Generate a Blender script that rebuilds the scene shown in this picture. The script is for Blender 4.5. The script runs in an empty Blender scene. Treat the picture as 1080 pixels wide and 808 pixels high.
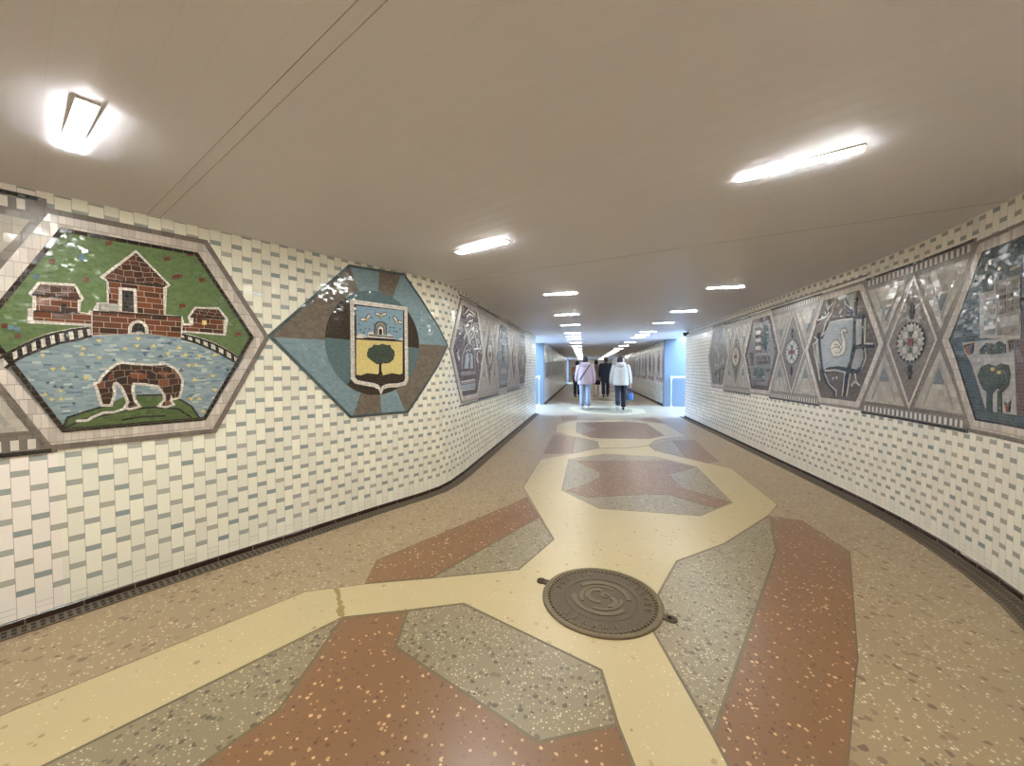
import bpy, bmesh, math, random
from mathutils import Vector, Matrix
random.seed(7)
SC = bpy.context.scene
COL = SC.collection
PI = math.pi

# ------------------------------------------------------------------ camera
F, CX, CY, CAMH = 410.0, 540.0, 404.0, 1.28
VX, VY = 615.5, 389.0
PITCH = math.atan((CY - VY) / F)
YAW = math.atan((VX - CX) / F * math.cos(PITCH))
FW = Vector((-math.sin(YAW) * math.cos(PITCH), math.cos(YAW) * math.cos(PITCH), -math.sin(PITCH)))
RT = Vector((math.cos(YAW), math.sin(YAW), 0))
UP = RT.cross(FW)
CAM = Vector((0, 0, CAMH))
cd = bpy.data.cameras.new('camera'); co = bpy.data.objects.new('camera', cd); COL.objects.link(co)
cd.sensor_fit = 'HORIZONTAL'; cd.sensor_width = 36; cd.lens = F / 1080 * 36
cd.clip_start = 0.02; cd.clip_end = 300
m3 = Matrix((RT, UP, -FW)).transposed()
co.matrix_world = Matrix.Translation(CAM) @ m3.to_4x4()
SC.camera = co

def ray(px, py):
    return FW + RT * ((px - CX) / F) + UP * ((CY - py) / F)
def onz(px, py, z=0.0):                     # measured point of the photo -> place on a level plane
    d = ray(px, py); t = (z - CAMH) / d.z
    return CAM + d * t
def zc(x, y):                               # ceiling height (the soffit falls slightly to the left)
    return 2.2 + 0.02 * (x + 1.4)
def onceil(px, py):
    p = onz(px, py, 2.24)
    for _ in range(4): p = onz(px, py, zc(p.x, p.y))
    return p

# ------------------------------------------------------------------ nodes
def lin(c):
    c /= 255.0
    return c / 12.92 if c <= 0.04045 else ((c + 0.055) / 1.055) ** 2.4
def rgb(r, g, b, k=1.0): return (lin(r) * k, lin(g) * k, lin(b) * k, 1)

class NT:
    def __init__(s, name):
        s.m = bpy.data.materials.new(name); s.m.use_nodes = True
        s.t = s.m.node_tree; s.b = s.t.nodes['Principled BSDF']
    def n(s, typ, **kw):
        o = s.t.nodes.new(typ)
        for k, v in kw.items(): setattr(o, k, v)
        return o
    def put(s, sock, v):
        if isinstance(v, bpy.types.NodeSocket): s.t.links.new(v, sock)
        else: sock.default_value = v
    def M(s, op, a, b=None, c=None):
        o = s.n('ShaderNodeMath', operation=op)
        for i, v in enumerate((a, b, c)):
            if v is not None: s.put(o.inputs[i], v)
        return o.outputs[0]
    def mix(s, f, a, b, mode='MIX'):
        o = s.n('ShaderNodeMix', data_type='RGBA', blend_type=mode)
        s.put(o.inputs[0], f); s.put(o.inputs[6], a); s.put(o.inputs[7], b)
        return o.outputs[2]
    def uv(s):
        o = s.n('ShaderNodeUVMap'); sp = s.n('ShaderNodeSeparateXYZ')
        s.t.links.new(o.outputs[0], sp.inputs[0])
        return sp.outputs[0], sp.outputs[1]
    def xyz(s, a, b, c=0.0):
        o = s.n('ShaderNodeCombineXYZ')
        s.put(o.inputs[0], a); s.put(o.inputs[1], b); s.put(o.inputs[2], c)
        return o.outputs[0]
    def rnd(s, vec):
        o = s.n('ShaderNodeTexWhiteNoise', noise_dimensions='3D'); s.put(o.inputs[0], vec)
        sp = s.n('ShaderNodeSeparateColor'); s.t.links.new(o.outputs[1], sp.inputs[0])
        return sp.outputs[0], sp.outputs[1], sp.outputs[2]
    def noise(s, scale, detail=3, vec=None):
        o = s.n('ShaderNodeTexNoise'); o.inputs['Scale'].default_value = scale; o.inputs['Detail'].default_value = detail
        if vec is None:
            tc = s.n('ShaderNodeTexCoord'); vec = tc.outputs['Object']
        s.put(o.inputs['Vector'], vec)
        return o.outputs[0]
    def tilt(s, a, b, k):                   # per-tile normal tilt
        x = s.M('MULTIPLY_ADD', s.M('SUBTRACT', a, 0.5), k, 0.5)
        y = s.M('MULTIPLY_ADD', s.M('SUBTRACT', b, 0.5), k, 0.5)
        nm = s.n('ShaderNodeNormalMap'); cc = s.n('ShaderNodeCombineColor')
        s.put(cc.inputs[0], x); s.put(cc.inputs[1], y); cc.inputs[2].default_value = 1.0
        s.t.links.new(cc.outputs[0], nm.inputs['Color'])
        return nm.outputs[0]
    def out(s, color, rough=0.5, normal=None, spec=0.5, metal=0.0):
        s.put(s.b.inputs['Base Color'], color); s.put(s.b.inputs['Roughness'], rough)
        s.put(s.b.inputs['Specular IOR Level'], spec); s.put(s.b.inputs['Metallic'], metal)
        if normal is not None: s.put(s.b.inputs['Normal'], normal)
        return s.m

def plain(name, col, rough=0.5, metal=0.0, var=0.12, scale=30, spec=0.5):
    t = NT(name)
    f = t.noise(scale, 4)
    c = t.mix(f, tuple(x * (1 - var) for x in col[:3]) + (1,), tuple(min(1, x * (1 + var)) for x in col[:3]) + (1,))
    return t.out(c, rough, None, spec, metal)

def wall_tiles(name, white, grey, white2=None, split=None):
    t = NT(name); u, v = t.uv()
    W, P, G = 0.0592, 0.150, 0.0012
    cu = t.M('DIVIDE', u, W); col = t.M('FLOOR', cu); fu = t.M('FRACT', cu)
    r0, _, _ = t.rnd(t.xyz(col, 3.7))
    off = t.M('ADD', t.M('MULTIPLY', t.M('FLOORED_MODULO', col, 2.0), 0.5), t.M('MULTIPLY', r0, 0.10))
    cv = t.M('ADD', t.M('DIVIDE', v, P), off); row = t.M('FLOOR', cv); fv = t.M('FRACT', cv)
    isg = t.M('MULTIPLY', t.M('LESS_THAN', fv, 0.19), t.M('GREATER_THAN', v, 0.135))
    a, b, c = t.rnd(t.xyz(col, row, isg))
    wv = t.mix(a, tuple(x * 0.9 for x in white[:3]) + (1,), tuple(x * 1.04 for x in white[:3]) + (1,))
    if white2 is not None:
        wv = t.mix(t.M('LESS_THAN', u, split), wv, tuple(x * 1.0 for x in white2[:3]) + (1,))
    odd = t.M('GREATER_THAN', b, 0.985)
    wv = t.mix(odd, wv, (0.86, 0.79, 0.66, 1))
    gv = t.mix(c, (grey[0] * 0.66, grey[1] * 0.82, grey[2] * 0.90, 1), (grey[0] * 1.2, grey[1] * 1.14, grey[2] * 1.06, 1))
    cc = t.mix(isg, wv, gv)
    e1 = t.M('LESS_THAN', fu, 0.035); e2 = t.M('LESS_THAN', fv, 0.012)
    e3 = t.M('LESS_THAN', t.M('ABSOLUTE', t.M('SUBTRACT', fv, 0.19)), 0.007)
    gr = t.M('MAXIMUM', e1, t.M('MAXIMUM', e2, e3))
    cc = t.mix(t.M('MULTIPLY', gr, 0.8), cc, rgb(150, 138, 118))
    dirt = t.M('MULTIPLY', t.noise(1.7, 4), 0.16)
    cc = t.mix(dirt, cc, rgb(150, 135, 105))
    ro = t.M('MULTIPLY_ADD', gr, 0.5, 0.13)
    return t.out(cc, ro, t.tilt(b, a, 0.05), 0.33)

def mosaic(name, c1, c2=None, w=0.026, h=0.018, grout=rgb(70, 62, 52), k=0.11, rough=0.18, gw=0.09, accents=None, warp=0.0, vertical=False, random_off=True):
    t = NT(name); u, v = t.uv()
    if vertical: u, v = v, u
    if warp:
        nz = t.noise(6.0, 2, t.xyz(u, v))
        v = t.M('ADD', v, t.M('MULTIPLY', nz, warp))
    if c2 is None: c2 = tuple(x * 0.68 for x in c1[:3]) + (1,)
    cv = t.M('DIVIDE', v, h); row = t.M('FLOOR', cv); fv = t.M('FRACT', cv)
    r0, _, _ = t.rnd(t.xyz(row, 9.1))
    cu = t.M('ADD', t.M('DIVIDE', u, w), r0 if random_off else 0.0); cl = t.M('FLOOR', cu); fu = t.M('FRACT', cu)
    a, b, c = t.rnd(t.xyz(cl, row, 1.3))
    cc = t.mix(a, c1, c2)
    if accents:
        for i, (ac, p) in enumerate(accents):
            aa, bb, _ = t.rnd(t.xyz(cl, row, 11.0 + i))
            cc = t.mix(t.M('LESS_THAN', aa, p), cc, ac)
    gr = t.M('MAXIMUM', t.M('LESS_THAN', fu, gw * h / max(w, h)), t.M('LESS_THAN', fv, gw))
    cc = t.mix(gr, cc, grout)
    ro = t.M('MULTIPLY_ADD', gr, 0.5, rough)
    return t.out(cc, ro, t.tilt(b, c, k), 0.36)

def terrazzo(name, base, base2, dark, light, pd=0.25, pl=0.35, sd=34, sl=75, size_d=0.55, size_l=0.42, rough=0.34):
    t = NT(name)
    tc = t.n('ShaderNodeTexCoord'); vec = tc.outputs['Object']
    big = t.noise(2.2, 5, vec); fine = t.noise(160, 2, vec)
    c = t.mix(big, base, base2)
    c = t.mix(t.M('MULTIPLY', fine, 0.25), c, tuple(x * 0.6 for x in base[:3]) + (1,))
    patch = t.noise(5.0, 3, vec)
    for (sc, p, sz, colr, seed) in ((sl, pl, size_l, light, 0.0), (sd, pd, size_d, dark, 5.3)):
        vo = t.n('ShaderNodeTexVoronoi', voronoi_dimensions='2D'); vo.inputs['Scale'].default_value = sc
        mp = t.n('ShaderNodeMapping'); mp.inputs['Location'].default_value = (seed, seed * 2, 0); t.t.links.new(vec, mp.inputs[0])
        t.t.links.new(mp.outputs[0], vo.inputs['Vector'])
        sp = t.n('ShaderNodeSeparateColor'); t.t.links.new(vo.outputs['Color'], sp.inputs[0])
        on = t.M('LESS_THAN', sp.outputs[0], t.M('MULTIPLY', p, t.M('MULTIPLY_ADD', patch, 2.0, 0.0)))
        inn = t.M('LESS_THAN', vo.outputs['Distance'], t.M('MULTIPLY', sp.outputs[1], sz))
        lc = t.mix(sp.outputs[2], colr, tuple(0.5 * (x + y) for x, y in zip(colr[:3], base[:3])) + (1,))
        c = t.mix(t.M('MULTIPLY', on, inn), c, lc)
    wear = t.noise(14, 4, vec)
    return t.out(c, t.M('MULTIPLY_ADD', wear, 0.16, rough - 0.06), None, 0.5)

MT = {}
GROUT = rgb(95, 86, 74)
MT['tile'] = wall_tiles('glazed_wall_tile', rgb(242, 237, 219), rgb(168, 167, 160), rgb(244, 234, 224), 8.205)
MT['tile_r'] = wall_tiles('glazed_wall_tile_warm', rgb(240, 232, 217), rgb(166, 160, 150))
MT['white'] = mosaic('white_border_tesserae', rgb(222, 212, 200), rgb(188, 178, 168), 0.02, 0.022, rgb(130, 120, 108))
MT['whiteframe'] = mosaic('white_frame_tile', rgb(205, 193, 182), rgb(176, 165, 154), 0.026, 0.075, rgb(140, 128, 116), 0.09, 0.22, 0.05)
MT['greyband'] = mosaic('grey_band_tile', rgb(122, 110, 100), rgb(104, 94, 86), 0.05, 0.05, rgb(104, 94, 84), 0.03, 0.3)
MT['black'] = mosaic('black_border_tesserae', rgb(48, 36, 28), rgb(30, 25, 22), 0.05, 0.03, rgb(86, 76, 64))
MT['darkline'] = mosaic('dark_line_tesserae', rgb(46, 42, 40), rgb(32, 28, 26), 0.02, 0.02, rgb(70, 64, 56))
MT['green'] = mosaic('green_field_tesserae', rgb(96, 112, 70), rgb(80, 98, 60), 0.022, 0.013, rgb(92, 106, 78), 0.07, 0.16, 0.1, None, 0.05)
MT['water'] = mosaic('water_tesserae', rgb(138, 152, 156), rgb(112, 128, 136), 0.03, 0.011, rgb(126, 130, 126), 0.07, 0.16, 0.1, [(rgb(92, 112, 128), 0.06), (rgb(168, 174, 170), 0.08)], 0.03)
MT['brick'] = mosaic('brown_brick_tesserae', rgb(106, 62, 42), rgb(78, 46, 34), 0.07, 0.032, rgb(176, 160, 140), 0.05, 0.18, 0.07, [(rgb(58, 38, 30), 0.12)])
MT['roof'] = mosaic('brown_roof_tesserae', rgb(84, 52, 40), rgb(58, 40, 34), 0.04, 0.028, rgb(160, 144, 126), 0.06, 0.18, 0.06, None, 0.08)
MT['horse'] = mosaic('horse_tesserae', rgb(62, 42, 34), rgb(44, 32, 28), 0.045, 0.04, rgb(132, 118, 100), 0.07, 0.18, 0.06, [(rgb(110, 66, 44), 0.14)], 0.12)
MT['bay'] = mosaic('reddish_brown_tesserae', rgb(116, 68, 44), rgb(98, 58, 40), 0.06, 0.05, rgb(120, 100, 84))
MT['hill'] = mosaic('dark_green_tesserae', rgb(88, 104, 60), rgb(70, 86, 50), 0.022, 0.013, rgb(84, 88, 66))
MT['yellow'] = mosaic('yellow_tesserae', rgb(214, 190, 120), rgb(200, 172, 104), 0.03, 0.03, rgb(190, 170, 110))
MT['slate'] = mosaic('dark_blue_tesserae', rgb(84, 98, 108), rgb(66, 78, 88), 0.03, 0.02, rgb(84, 92, 98))
MT['redchip'] = mosaic('red_tesserae', rgb(112, 62, 48), rgb(92, 52, 42), 0.04, 0.03, rgb(90, 80, 60))
MT['bluechip'] = mosaic('blue_tesserae', rgb(86, 112, 124), rgb(74, 98, 112), 0.04, 0.03, rgb(90, 96, 84))
MT['greyblock'] = mosaic('grey_block_tesserae', rgb(142, 138, 128), rgb(128, 124, 116), 0.12, 0.06, rgb(120, 114, 104))
MT['embblue'] = mosaic('pale_blue_tesserae', rgb(128, 147, 154), rgb(112, 132, 140), 0.03, 0.02, rgb(118, 132, 136), 0.05, 0.13)
MT['embbrown'] = mosaic('taupe_tesserae', rgb(116, 105, 93), rgb(100, 90, 80), 0.03, 0.02, rgb(108, 98, 88), 0.06, 0.13)
MT['embedge'] = mosaic('teal_edge_tesserae', rgb(80, 92, 94), rgb(66, 78, 80), 0.04, 0.03, rgb(72, 80, 80))
MT['circslate'] = mosaic('slate_disc_tesserae', rgb(92, 112, 116), rgb(80, 100, 104), 0.018, 0.014, rgb(84, 96, 96))
MT['circdark'] = mosaic('dark_brown_disc_tesserae', rgb(52, 42, 34), rgb(40, 34, 28), 0.018, 0.014, rgb(98, 86, 72))
MT['shieldblue'] = mosaic('shield_blue_tesserae', rgb(132, 156, 172), rgb(116, 142, 158), 0.013, 0.012, rgb(120, 134, 140))
MT['shieldgold'] = mosaic('shield_gold_tesserae', rgb(214, 194, 130), rgb(198, 178, 116), 0.013, 0.012, rgb(180, 160, 110))
MT['treegreen'] = mosaic('tree_crown_tesserae', rgb(62, 72, 62), rgb(50, 58, 52), 0.016, 0.014, rgb(90, 92, 76))
MT['pale'] = mosaic('pale_ornament_tesserae', rgb(182, 173, 161), rgb(160, 151, 140), 0.06, 0.045, rgb(150, 140, 128), 0.12, 0.22, 0.05, [(rgb(160, 150, 140), 0.12)])
MT['ivory'] = mosaic('ivory_field_tesserae', rgb(226, 218, 204), rgb(208, 200, 188), 0.05, 0.04, rgb(190, 180, 168), 0.08, 0.25, 0.05)
MT['paleline'] = mosaic('pale_line_tesserae', rgb(206, 198, 186), rgb(184, 174, 162), 0.018, 0.016, rgb(140, 130, 118))
MT['palegrey'] = mosaic('pale_grey_tesserae', rgb(160, 158, 150), rgb(142, 140, 132), 0.03, 0.02, rgb(132, 126, 120))
MT['trigrey'] = mosaic('blue_grey_tesserae', rgb(128, 132, 136), rgb(112, 116, 120), 0.025, 0.02, rgb(112, 108, 104))
MT['diam'] = mosaic('taupe_diamond_tesserae', rgb(128, 118, 108), rgb(112, 102, 94), 0.025, 0.018, rgb(110, 100, 90))
t = NT('toothed_band_tesserae'); u, v = t.uv()
MT['teeth'] = t.out(t.mix(t.M('LESS_THAN', t.M('FRACT', t.M('DIVIDE', u, 0.053)), 0.5), rgb(112, 104, 96), rgb(206, 198, 186)), 0.2)
MT['red'] = mosaic('red_heart_tesserae', rgb(150, 62, 50), rgb(130, 54, 44), 0.03, 0.03, rgb(100, 60, 50))
MT['dgreen'] = mosaic('deep_green_tesserae', rgb(72, 84, 74), rgb(60, 72, 64), 0.03, 0.03, rgb(90, 90, 80))
MT['hexdark'] = mosaic('dark_brown_field_tesserae', rgb(94, 82, 70), rgb(76, 66, 57), 0.03, 0.02, rgb(96, 88, 80))
MT['hexgrey'] = mosaic('grey_field_tesserae', rgb(128, 124, 120), rgb(106, 102, 100), 0.03, 0.02, rgb(112, 106, 100))
MT['hexred'] = mosaic('maroon_field_tesserae', rgb(98, 74, 68), rgb(80, 62, 58), 0.03, 0.02, rgb(104, 90, 82))
MT['hexblue'] = mosaic('steel_blue_field_tesserae', rgb(112, 122, 126), rgb(92, 102, 106), 0.03, 0.02, rgb(106, 108, 106))
MT['lake'] = mosaic('lake_tesserae', rgb(156, 160, 160), rgb(138, 143, 145), 0.03, 0.012, rgb(130, 136, 140))
MT['night'] = mosaic('dark_teal_field_tesserae', rgb(72, 82, 86), rgb(58, 68, 72), 0.03, 0.02, rgb(78, 84, 84))
MT['facade'] = mosaic('facade_tesserae', rgb(172, 168, 164), rgb(150, 146, 144), 0.03, 0.025, rgb(132, 126, 122))
MT['brownband'] = mosaic('dark_brown_block_tesserae', rgb(90, 68, 58), rgb(74, 56, 50), 0.04, 0.03, rgb(110, 98, 88))
MT['pinkline'] = mosaic('red_brown_line_tesserae', rgb(146, 84, 72), rgb(124, 72, 64), 0.03, 0.025, rgb(130, 100, 90))
MT['base'] = mosaic('dark_brown_skirting_tile', rgb(66, 46, 36), rgb(50, 36, 30), 0.2, 0.2, rgb(110, 92, 76), 0.03, 0.25, 0.03)
MT['grate'] = plain('drain_metal', rgb(104, 92, 78), 0.55, 0.3)
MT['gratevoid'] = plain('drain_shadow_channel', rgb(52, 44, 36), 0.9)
MT['fbase'] = terrazzo('border_terrazzo', rgb(158, 136, 105), rgb(143, 122, 95), rgb(108, 82, 66), rgb(214, 200, 172), 0.22, 0.25, 30, 70)
MT['fgrey'] = terrazzo('grey_terrazzo', rgb(140, 126, 99), rgb(126, 113, 88), rgb(84, 66, 52), rgb(206, 190, 158), 0.32, 0.36, 42, 88)
MT['fred'] = terrazzo('red_terrazzo', rgb(128, 92, 61), rgb(115, 83, 55), rgb(92, 58, 42), rgb(208, 170, 128), 0.18, 0.14, 62, 60, 0.5, 0.5)
MT['fcream'] = terrazzo('cream_terrazzo', rgb(190, 171, 130), rgb(180, 161, 121), rgb(150, 122, 86), rgb(214, 194, 152), 0.04, 0.06, 40, 90)
MT['strip'] = plain('dark_divider_strip', rgb(112, 98, 76), 0.5, 0.4)
MT['iron'] = plain('weathered_cast_iron', rgb(80, 66, 46), 0.6, 0.1, 0.3, 40)
MT['iron2'] = plain('worn_cast_iron', rgb(100, 84, 58), 0.5, 0.15, 0.25, 40)
MT['lampframe'] = plain('white_metal', rgb(226, 222, 214), 0.4)
MT['plasticw'] = plain('white_plastic', rgb(226, 226, 224), 0.4)
MT['plasticd'] = plain('dark_plastic', rgb(60, 56, 54), 0.35)
MT['steel'] = plain('brushed_steel', rgb(210, 210, 208), 0.28, 0.9, 0.05)
MT['passage'] = plain('painted_passage_wall', rgb(104, 108, 108), 0.5, 0, 0.03, 4)
MT['stairstone'] = plain('stair_granite', rgb(176, 170, 160), 0.6, 0, 0.2, 60)
MT['joint'] = plain('mortar_stain', rgb(150, 126, 80), 0.7, 0, 0.3, 50)

t = NT('lamp_diffuser')
t.put(t.b.inputs['Base Color'], (1, 0.95, 0.88, 1)); t.put(t.b.inputs['Emission Color'], (0.97, 1.0, 0.96, 1)); t.b.inputs['Emission Strength'].default_value = 276.0
MT['lamp'] = t.m
MT['lampdim'] = t.m.copy(); MT['lampdim'].name = 'dimmer_lamp_diffuser'
MT['lampdim'].node_tree.nodes['Principled BSDF'].inputs['Emission Strength'].default_value = 105.0

# ceiling: satin metal slats laid across the tunnel
t = NT('satin_ceiling_slats'); u, v = t.uv()
fv = t.M('FRACT', t.M('DIVIDE', v, 0.10))
edge = t.M('LESS_THAN', fv, 0.03)
ripple = t.M('SINE', t.M('MULTIPLY', v, 2 * PI / 0.10))
rr, _, _ = t.rnd(t.xyz(t.M('FLOOR', t.M('DIVIDE', v, 0.10)), 2.0))
cc = t.mix(rr, rgb(240, 237, 244), rgb(239, 236, 242))
cc = t.mix(t.M('MULTIPLY', edge, 0.05), cc, rgb(120, 112, 104))
bp = t.n('ShaderNodeBump'); bp.inputs['Strength'].default_value = 0.35; bp.inputs['Distance'].default_value = 0.0015
t.put(bp.inputs['Height'], t.M('ADD', t.M('MULTIPLY', ripple, 0.5), t.M('MULTIPLY', t.noise(3, 2), 0.6)))
MT['ceil'] = t.out(cc, 0.40, bp.outputs[0], 0.22, 0.0)

# ------------------------------------------------------------------ object helpers
def tag(o, label, cat, group=None):
    o['label'] = label; o['category'] = cat
    if group: o['group'] = group
    return o
def link(name, mesh, mats, parent=None):
    o = bpy.data.objects.new(name, mesh)
    for m in (mats if isinstance(mats, (list, tuple)) else [mats]): mesh.materials.append(m)
    COL.objects.link(o)
    if parent is not None: o.parent = parent
    return o
def fin(name, bm, mats, parent=None, smooth=False):
    me = bpy.data.meshes.new(name); bm.normal_update(); bm.to_mesh(me); bm.free()
    if smooth:
        for p in me.polygons: p.use_smooth = True
    return link(name, me, mats, parent)
def empty(name, loc, rz=0.0):
    o = bpy.data.objects.new(name, None); COL.objects.link(o)
    o.empty_display_size = 0.1; o.location = loc; o.rotation_euler = (0, 0, rz)
    return o
def struct(o): o['kind'] = 'structure'; return o
def add_box(bm, c, s, rz=0.0, bevel=0.0):
    g = bmesh.ops.create_cube(bm, size=1.0)
    vs = g['verts']
    bmesh.ops.scale(bm, vec=s, verts=vs)
    if bevel:
        es = list({e for v in vs for e in v.link_edges})
        r = bmesh.ops.bevel(bm, geom=es, offset=bevel, segments=2, affect='EDGES', profile=0.5)
        vs = list({v for f in r['faces'] for v in f.verts} | {v for v in vs if v.is_valid})
    bmesh.ops.rotate(bm, cent=(0, 0, 0), matrix=Matrix.Rotation(rz, 3, 'Z'), verts=vs)
    bmesh.ops.translate(bm, vec=c, verts=vs)
def add_tube(bm, pts, r, seg=12):
    """tube through points, r a number or one radius per point"""
    pts = [Vector(p) for p in pts]; n = len(pts)
    rs = r if isinstance(r, (list, tuple)) else [r] * n
    rings = []; prev = None
    for i, p in enumerate(pts):
        d = (pts[min(i + 1, n - 1)] - pts[max(i - 1, 0)]).normalized()
        a = prev if prev is not None else (Vector((0, 0, 1)) if abs(d.z) < 0.9 else Vector((1, 0, 0)))
        x = (a - d * a.dot(d)).normalized(); y = d.cross(x); prev = x
        rings.append([bm.verts.new(p + (x * math.cos(2 * PI * k / seg) + y * math.sin(2 * PI * k / seg)) * rs[i]) for k in range(seg)])
    for A, B in zip(rings, rings[1:]):
        for k in range(seg):
            bm.faces.new((A[k], A[(k + 1) % seg], B[(k + 1) % seg], B[k]))
    bm.faces.new(rings[0][::-1]); bm.faces.new(rings[-1])
def smooth_path(pts, r=2):
    pts = [Vector(p) for p in pts]
    for _ in range(r):
        q = [pts[0]]
        for a, b in zip(pts, pts[1:]): q += [a * 0.75 + b * 0.25, a * 0.25 + b * 0.75]
        q.append(pts[-1]); pts = q
    return pts

# ------------------------------------------------------------------ walls
class Wall:
    """a vertical wall along a plan polyline; (s, z) are metres along it and above the floor"""
    def __init__(w, path, side):
        w.p = [Vector((x, y)) for x, y in path]; w.side = side       # side=+1: room is to the right of travel
        w.s = [0.0]
        for a, b in zip(w.p, w.p[1:]): w.s.append(w.s[-1] + (b - a).length)
        segn = []
        for a, b in zip(w.p, w.p[1:]):
            d = (b - a).normalized(); segn.append(Vector((d.y, -d.x)) * side)
        w.n = []
        for i in range(len(w.p)):
            m = (segn[max(i - 1, 0)] + segn[min(i, len(segn) - 1)])
            w.n.append(m / max(m.dot(segn[min(i, len(segn) - 1)]), 0.3))
    def at(w, s, z, d=0.0):
        i = 0
        while i < len(w.s) - 2 and s > w.s[i + 1]: i += 1
        u = (s - w.s[i]) / (w.s[i + 1] - w.s[i])
        p = w.p[i].lerp(w.p[i + 1], u); n = w.n[i].lerp(w.n[i + 1], max(0, min(1, u)))
        p = p + n * d
        return Vector((p.x, p.y, z))
    def hit(w, px, py):                      # photo measurement -> (s, z) on this wall
        d = ray(px, py); best = None
        for i, (a, b) in enumerate(zip(w.p, w.p[1:])):
            e = b - a; det = d.x * -e.y + e.x * d.y
            if abs(det) < 1e-9: continue
            t = (a.x * -e.y + e.x * a.y) / det
            u = (d.x * a.y - d.y * a.x) / det
            if t > 0 and -1e-6 <= u <= 1 + 1e-6 and (best is None or t < best[0]):
                best = (t, w.s[i] + u * e.length, CAMH + t * d.z)
        return best[1], best[2]
    def build(w, name, mat):
        bm = bmesh.new(); uvl = bm.loops.layers.uv.new('UVMap')
        prev = None
        for s, p in zip(w.s, w.p):
            a = bm.verts.new((p.x, p.y, -0.02)); b = bm.verts.new((p.x, p.y, zc(p.x, p.y) + 0.02))
            if prev:
                f = bm.faces.new((prev[1], a, b, prev[2]) if w.side < 0 else (a, prev[1], prev[2], b))
                for l in f.loops:
                    v = l.vert; l[uvl].uv = (s if v in (a, b) else prev[0], v.co.z)
            prev = (s, a, b)
        if len(w.p) == 2:                    # straight wall: give it its thickness
            a, b = w.p; q = -w.n[0] * 0.12
            L = [bm.verts.new((p.x + q.x, p.y + q.y, z)) for p in (a, b) for z in (-0.02, 2.32)]
            bm.faces.new((L[0], L[1], L[3], L[2]))
        bm.normal_update()
        return struct(fin(name, bm, mat))
    def strip(w, bm, s0, s1, prof):
        """sweep a closed profile [(d, z)] along the wall between s0 and s1"""
        ss = [s0] + [s for s in w.s if s0 < s < s1] + [s1]
        rings = [[bm.verts.new(w.at(s, z, d)) for d, z in prof] for s in ss]
        uvl = bm.loops.layers.uv.verify(); n = len(prof)
        for (A, B, sa, sb) in zip(rings, rings[1:], ss, ss[1:]):
            for k in range(n):
                f = bm.faces.new((A[k], A[(k + 1) % n], B[(k + 1) % n], B[k]))
                for l, uvv in zip(f.loops, ((sa, k * 0.1), (sa, k * 0.1 + 0.1), (sb, k * 0.1 + 0.1), (sb, k * 0.1))): l[uvl].uv = uvv
        bm.faces.new(rings[0][::-1]); bm.faces.new(rings[-1])
        bmesh.ops.recalc_face_normals(bm, faces=bm.faces[:])

def arc_path(pts, n=3):
    """round the corners of a plan polyline, keeping its ends"""
    P = [Vector((x, y)) for x, y in pts]
    for _ in range(n):
        q = [P[0]]
        for i, (a, b) in enumerate(zip(P, P[1:])):
            L = (b - a).length; c = min(0.25, 0.45 / L if L > 1.8 else 0.25)
            if i > 0: q.append(a.lerp(b, c))
            if i < len(P) - 2: q.append(a.lerp(b, 1 - c))
        q.append(P[-1]); P = q
    out = [P[0]]
    for p in P[1:]:
        if (p - out[-1]).length > 0.02: out.append(p)
    return [(p.x, p.y) for p in out]

BACK = 8.0
AX = Vector((0.456, 0.890)).normalized()           # axis of the near section
lp0 = Vector((-2.78, 1.363)) - AX * BACK
LP = [(lp0.x, lp0.y), (-2.78, 1.363), (-1.84, 3.2), (-1.60, 3.64), (-1.50, 3.87), (-1.455, 4.10), (-1.43, 4.5), (-1.34, 11.0)]
rp_end = Vector((1.81, 1.36)) - AX * BACK
RP = [(2.66, 11.0), (2.665, 4.6), (2.655, 4.15), (2.625, 3.7), (2.565, 3.25), (2.47, 2.82), (2.36, 2.46), (2.20, 2.12), (1.81, 1.36), (rp_end.x, rp_end.y)]
WL = Wall(LP, +1); WR = Wall(RP, +1)
WL.build('wall_left', MT['tile']); WR.build('wall_right', MT['tile_r'])
Y0, Y1, Y2, Y3, YE = 11.0, 13.95, 34.0, 37.5, 42.0
WLF = Wall([(-1.42, Y1), (-1.42, Y2)], +1); WRF = Wall([(2.78, Y2), (2.78, Y1)], +1)
WLF.build('wall_left_far', MT['tile']); WRF.build('wall_right_far', MT['tile_r'])
Wall([(-1.42, Y3), (-1.42, YE)], +1).build('wall_left_end', MT['tile'])
Wall([(2.78, YE), (2.78, Y2)], +1).build('wall_right_end', MT['tile_r'])
Wall([(-1.42, YE), (2.78, YE)], +1).build('wall_end', MT['tile'])
Wall([(rp_end.x, rp_end.y), (lp0.x, lp0.y)], +1).build('wall_back_light_block', MT['tile'])  # unseen closing wall added behind the camera to keep blue sky light out

# ------------------------------------------------------------------ floor and ceiling
def slab(name, pts, z, mat, thick=0.05, uvf=None):
    bm = bmesh.new(); uvl = bm.loops.layers.uv.new('UVMap')
    zz = z if callable(z) else (lambda x, y: z)
    bot = [bm.verts.new((x, y, zz(x, y))) for x, y in pts]
    top = [bm.verts.new((x, y, zz(x, y) + thick)) for x, y in pts]
    n = len(pts)
    bm.faces.new(bot); bm.faces.new(top[::-1])
    for i in range(n): bm.faces.new((bot[i], bot[(i + 1) % n], top[(i + 1) % n], top[i]))
    bmesh.ops.recalc_face_normals(bm, faces=bm.faces[:])
    bmesh.ops.triangulate(bm, faces=bm.faces[:], ngon_method='EAR_CLIP')
    for f in bm.faces:
        for l in f.loops:
            l[uvl].uv = uvf(l.vert.co) if uvf else (l.vert.co.x, l.vert.co.y)
    return struct(fin(name, bm, mat))

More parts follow.
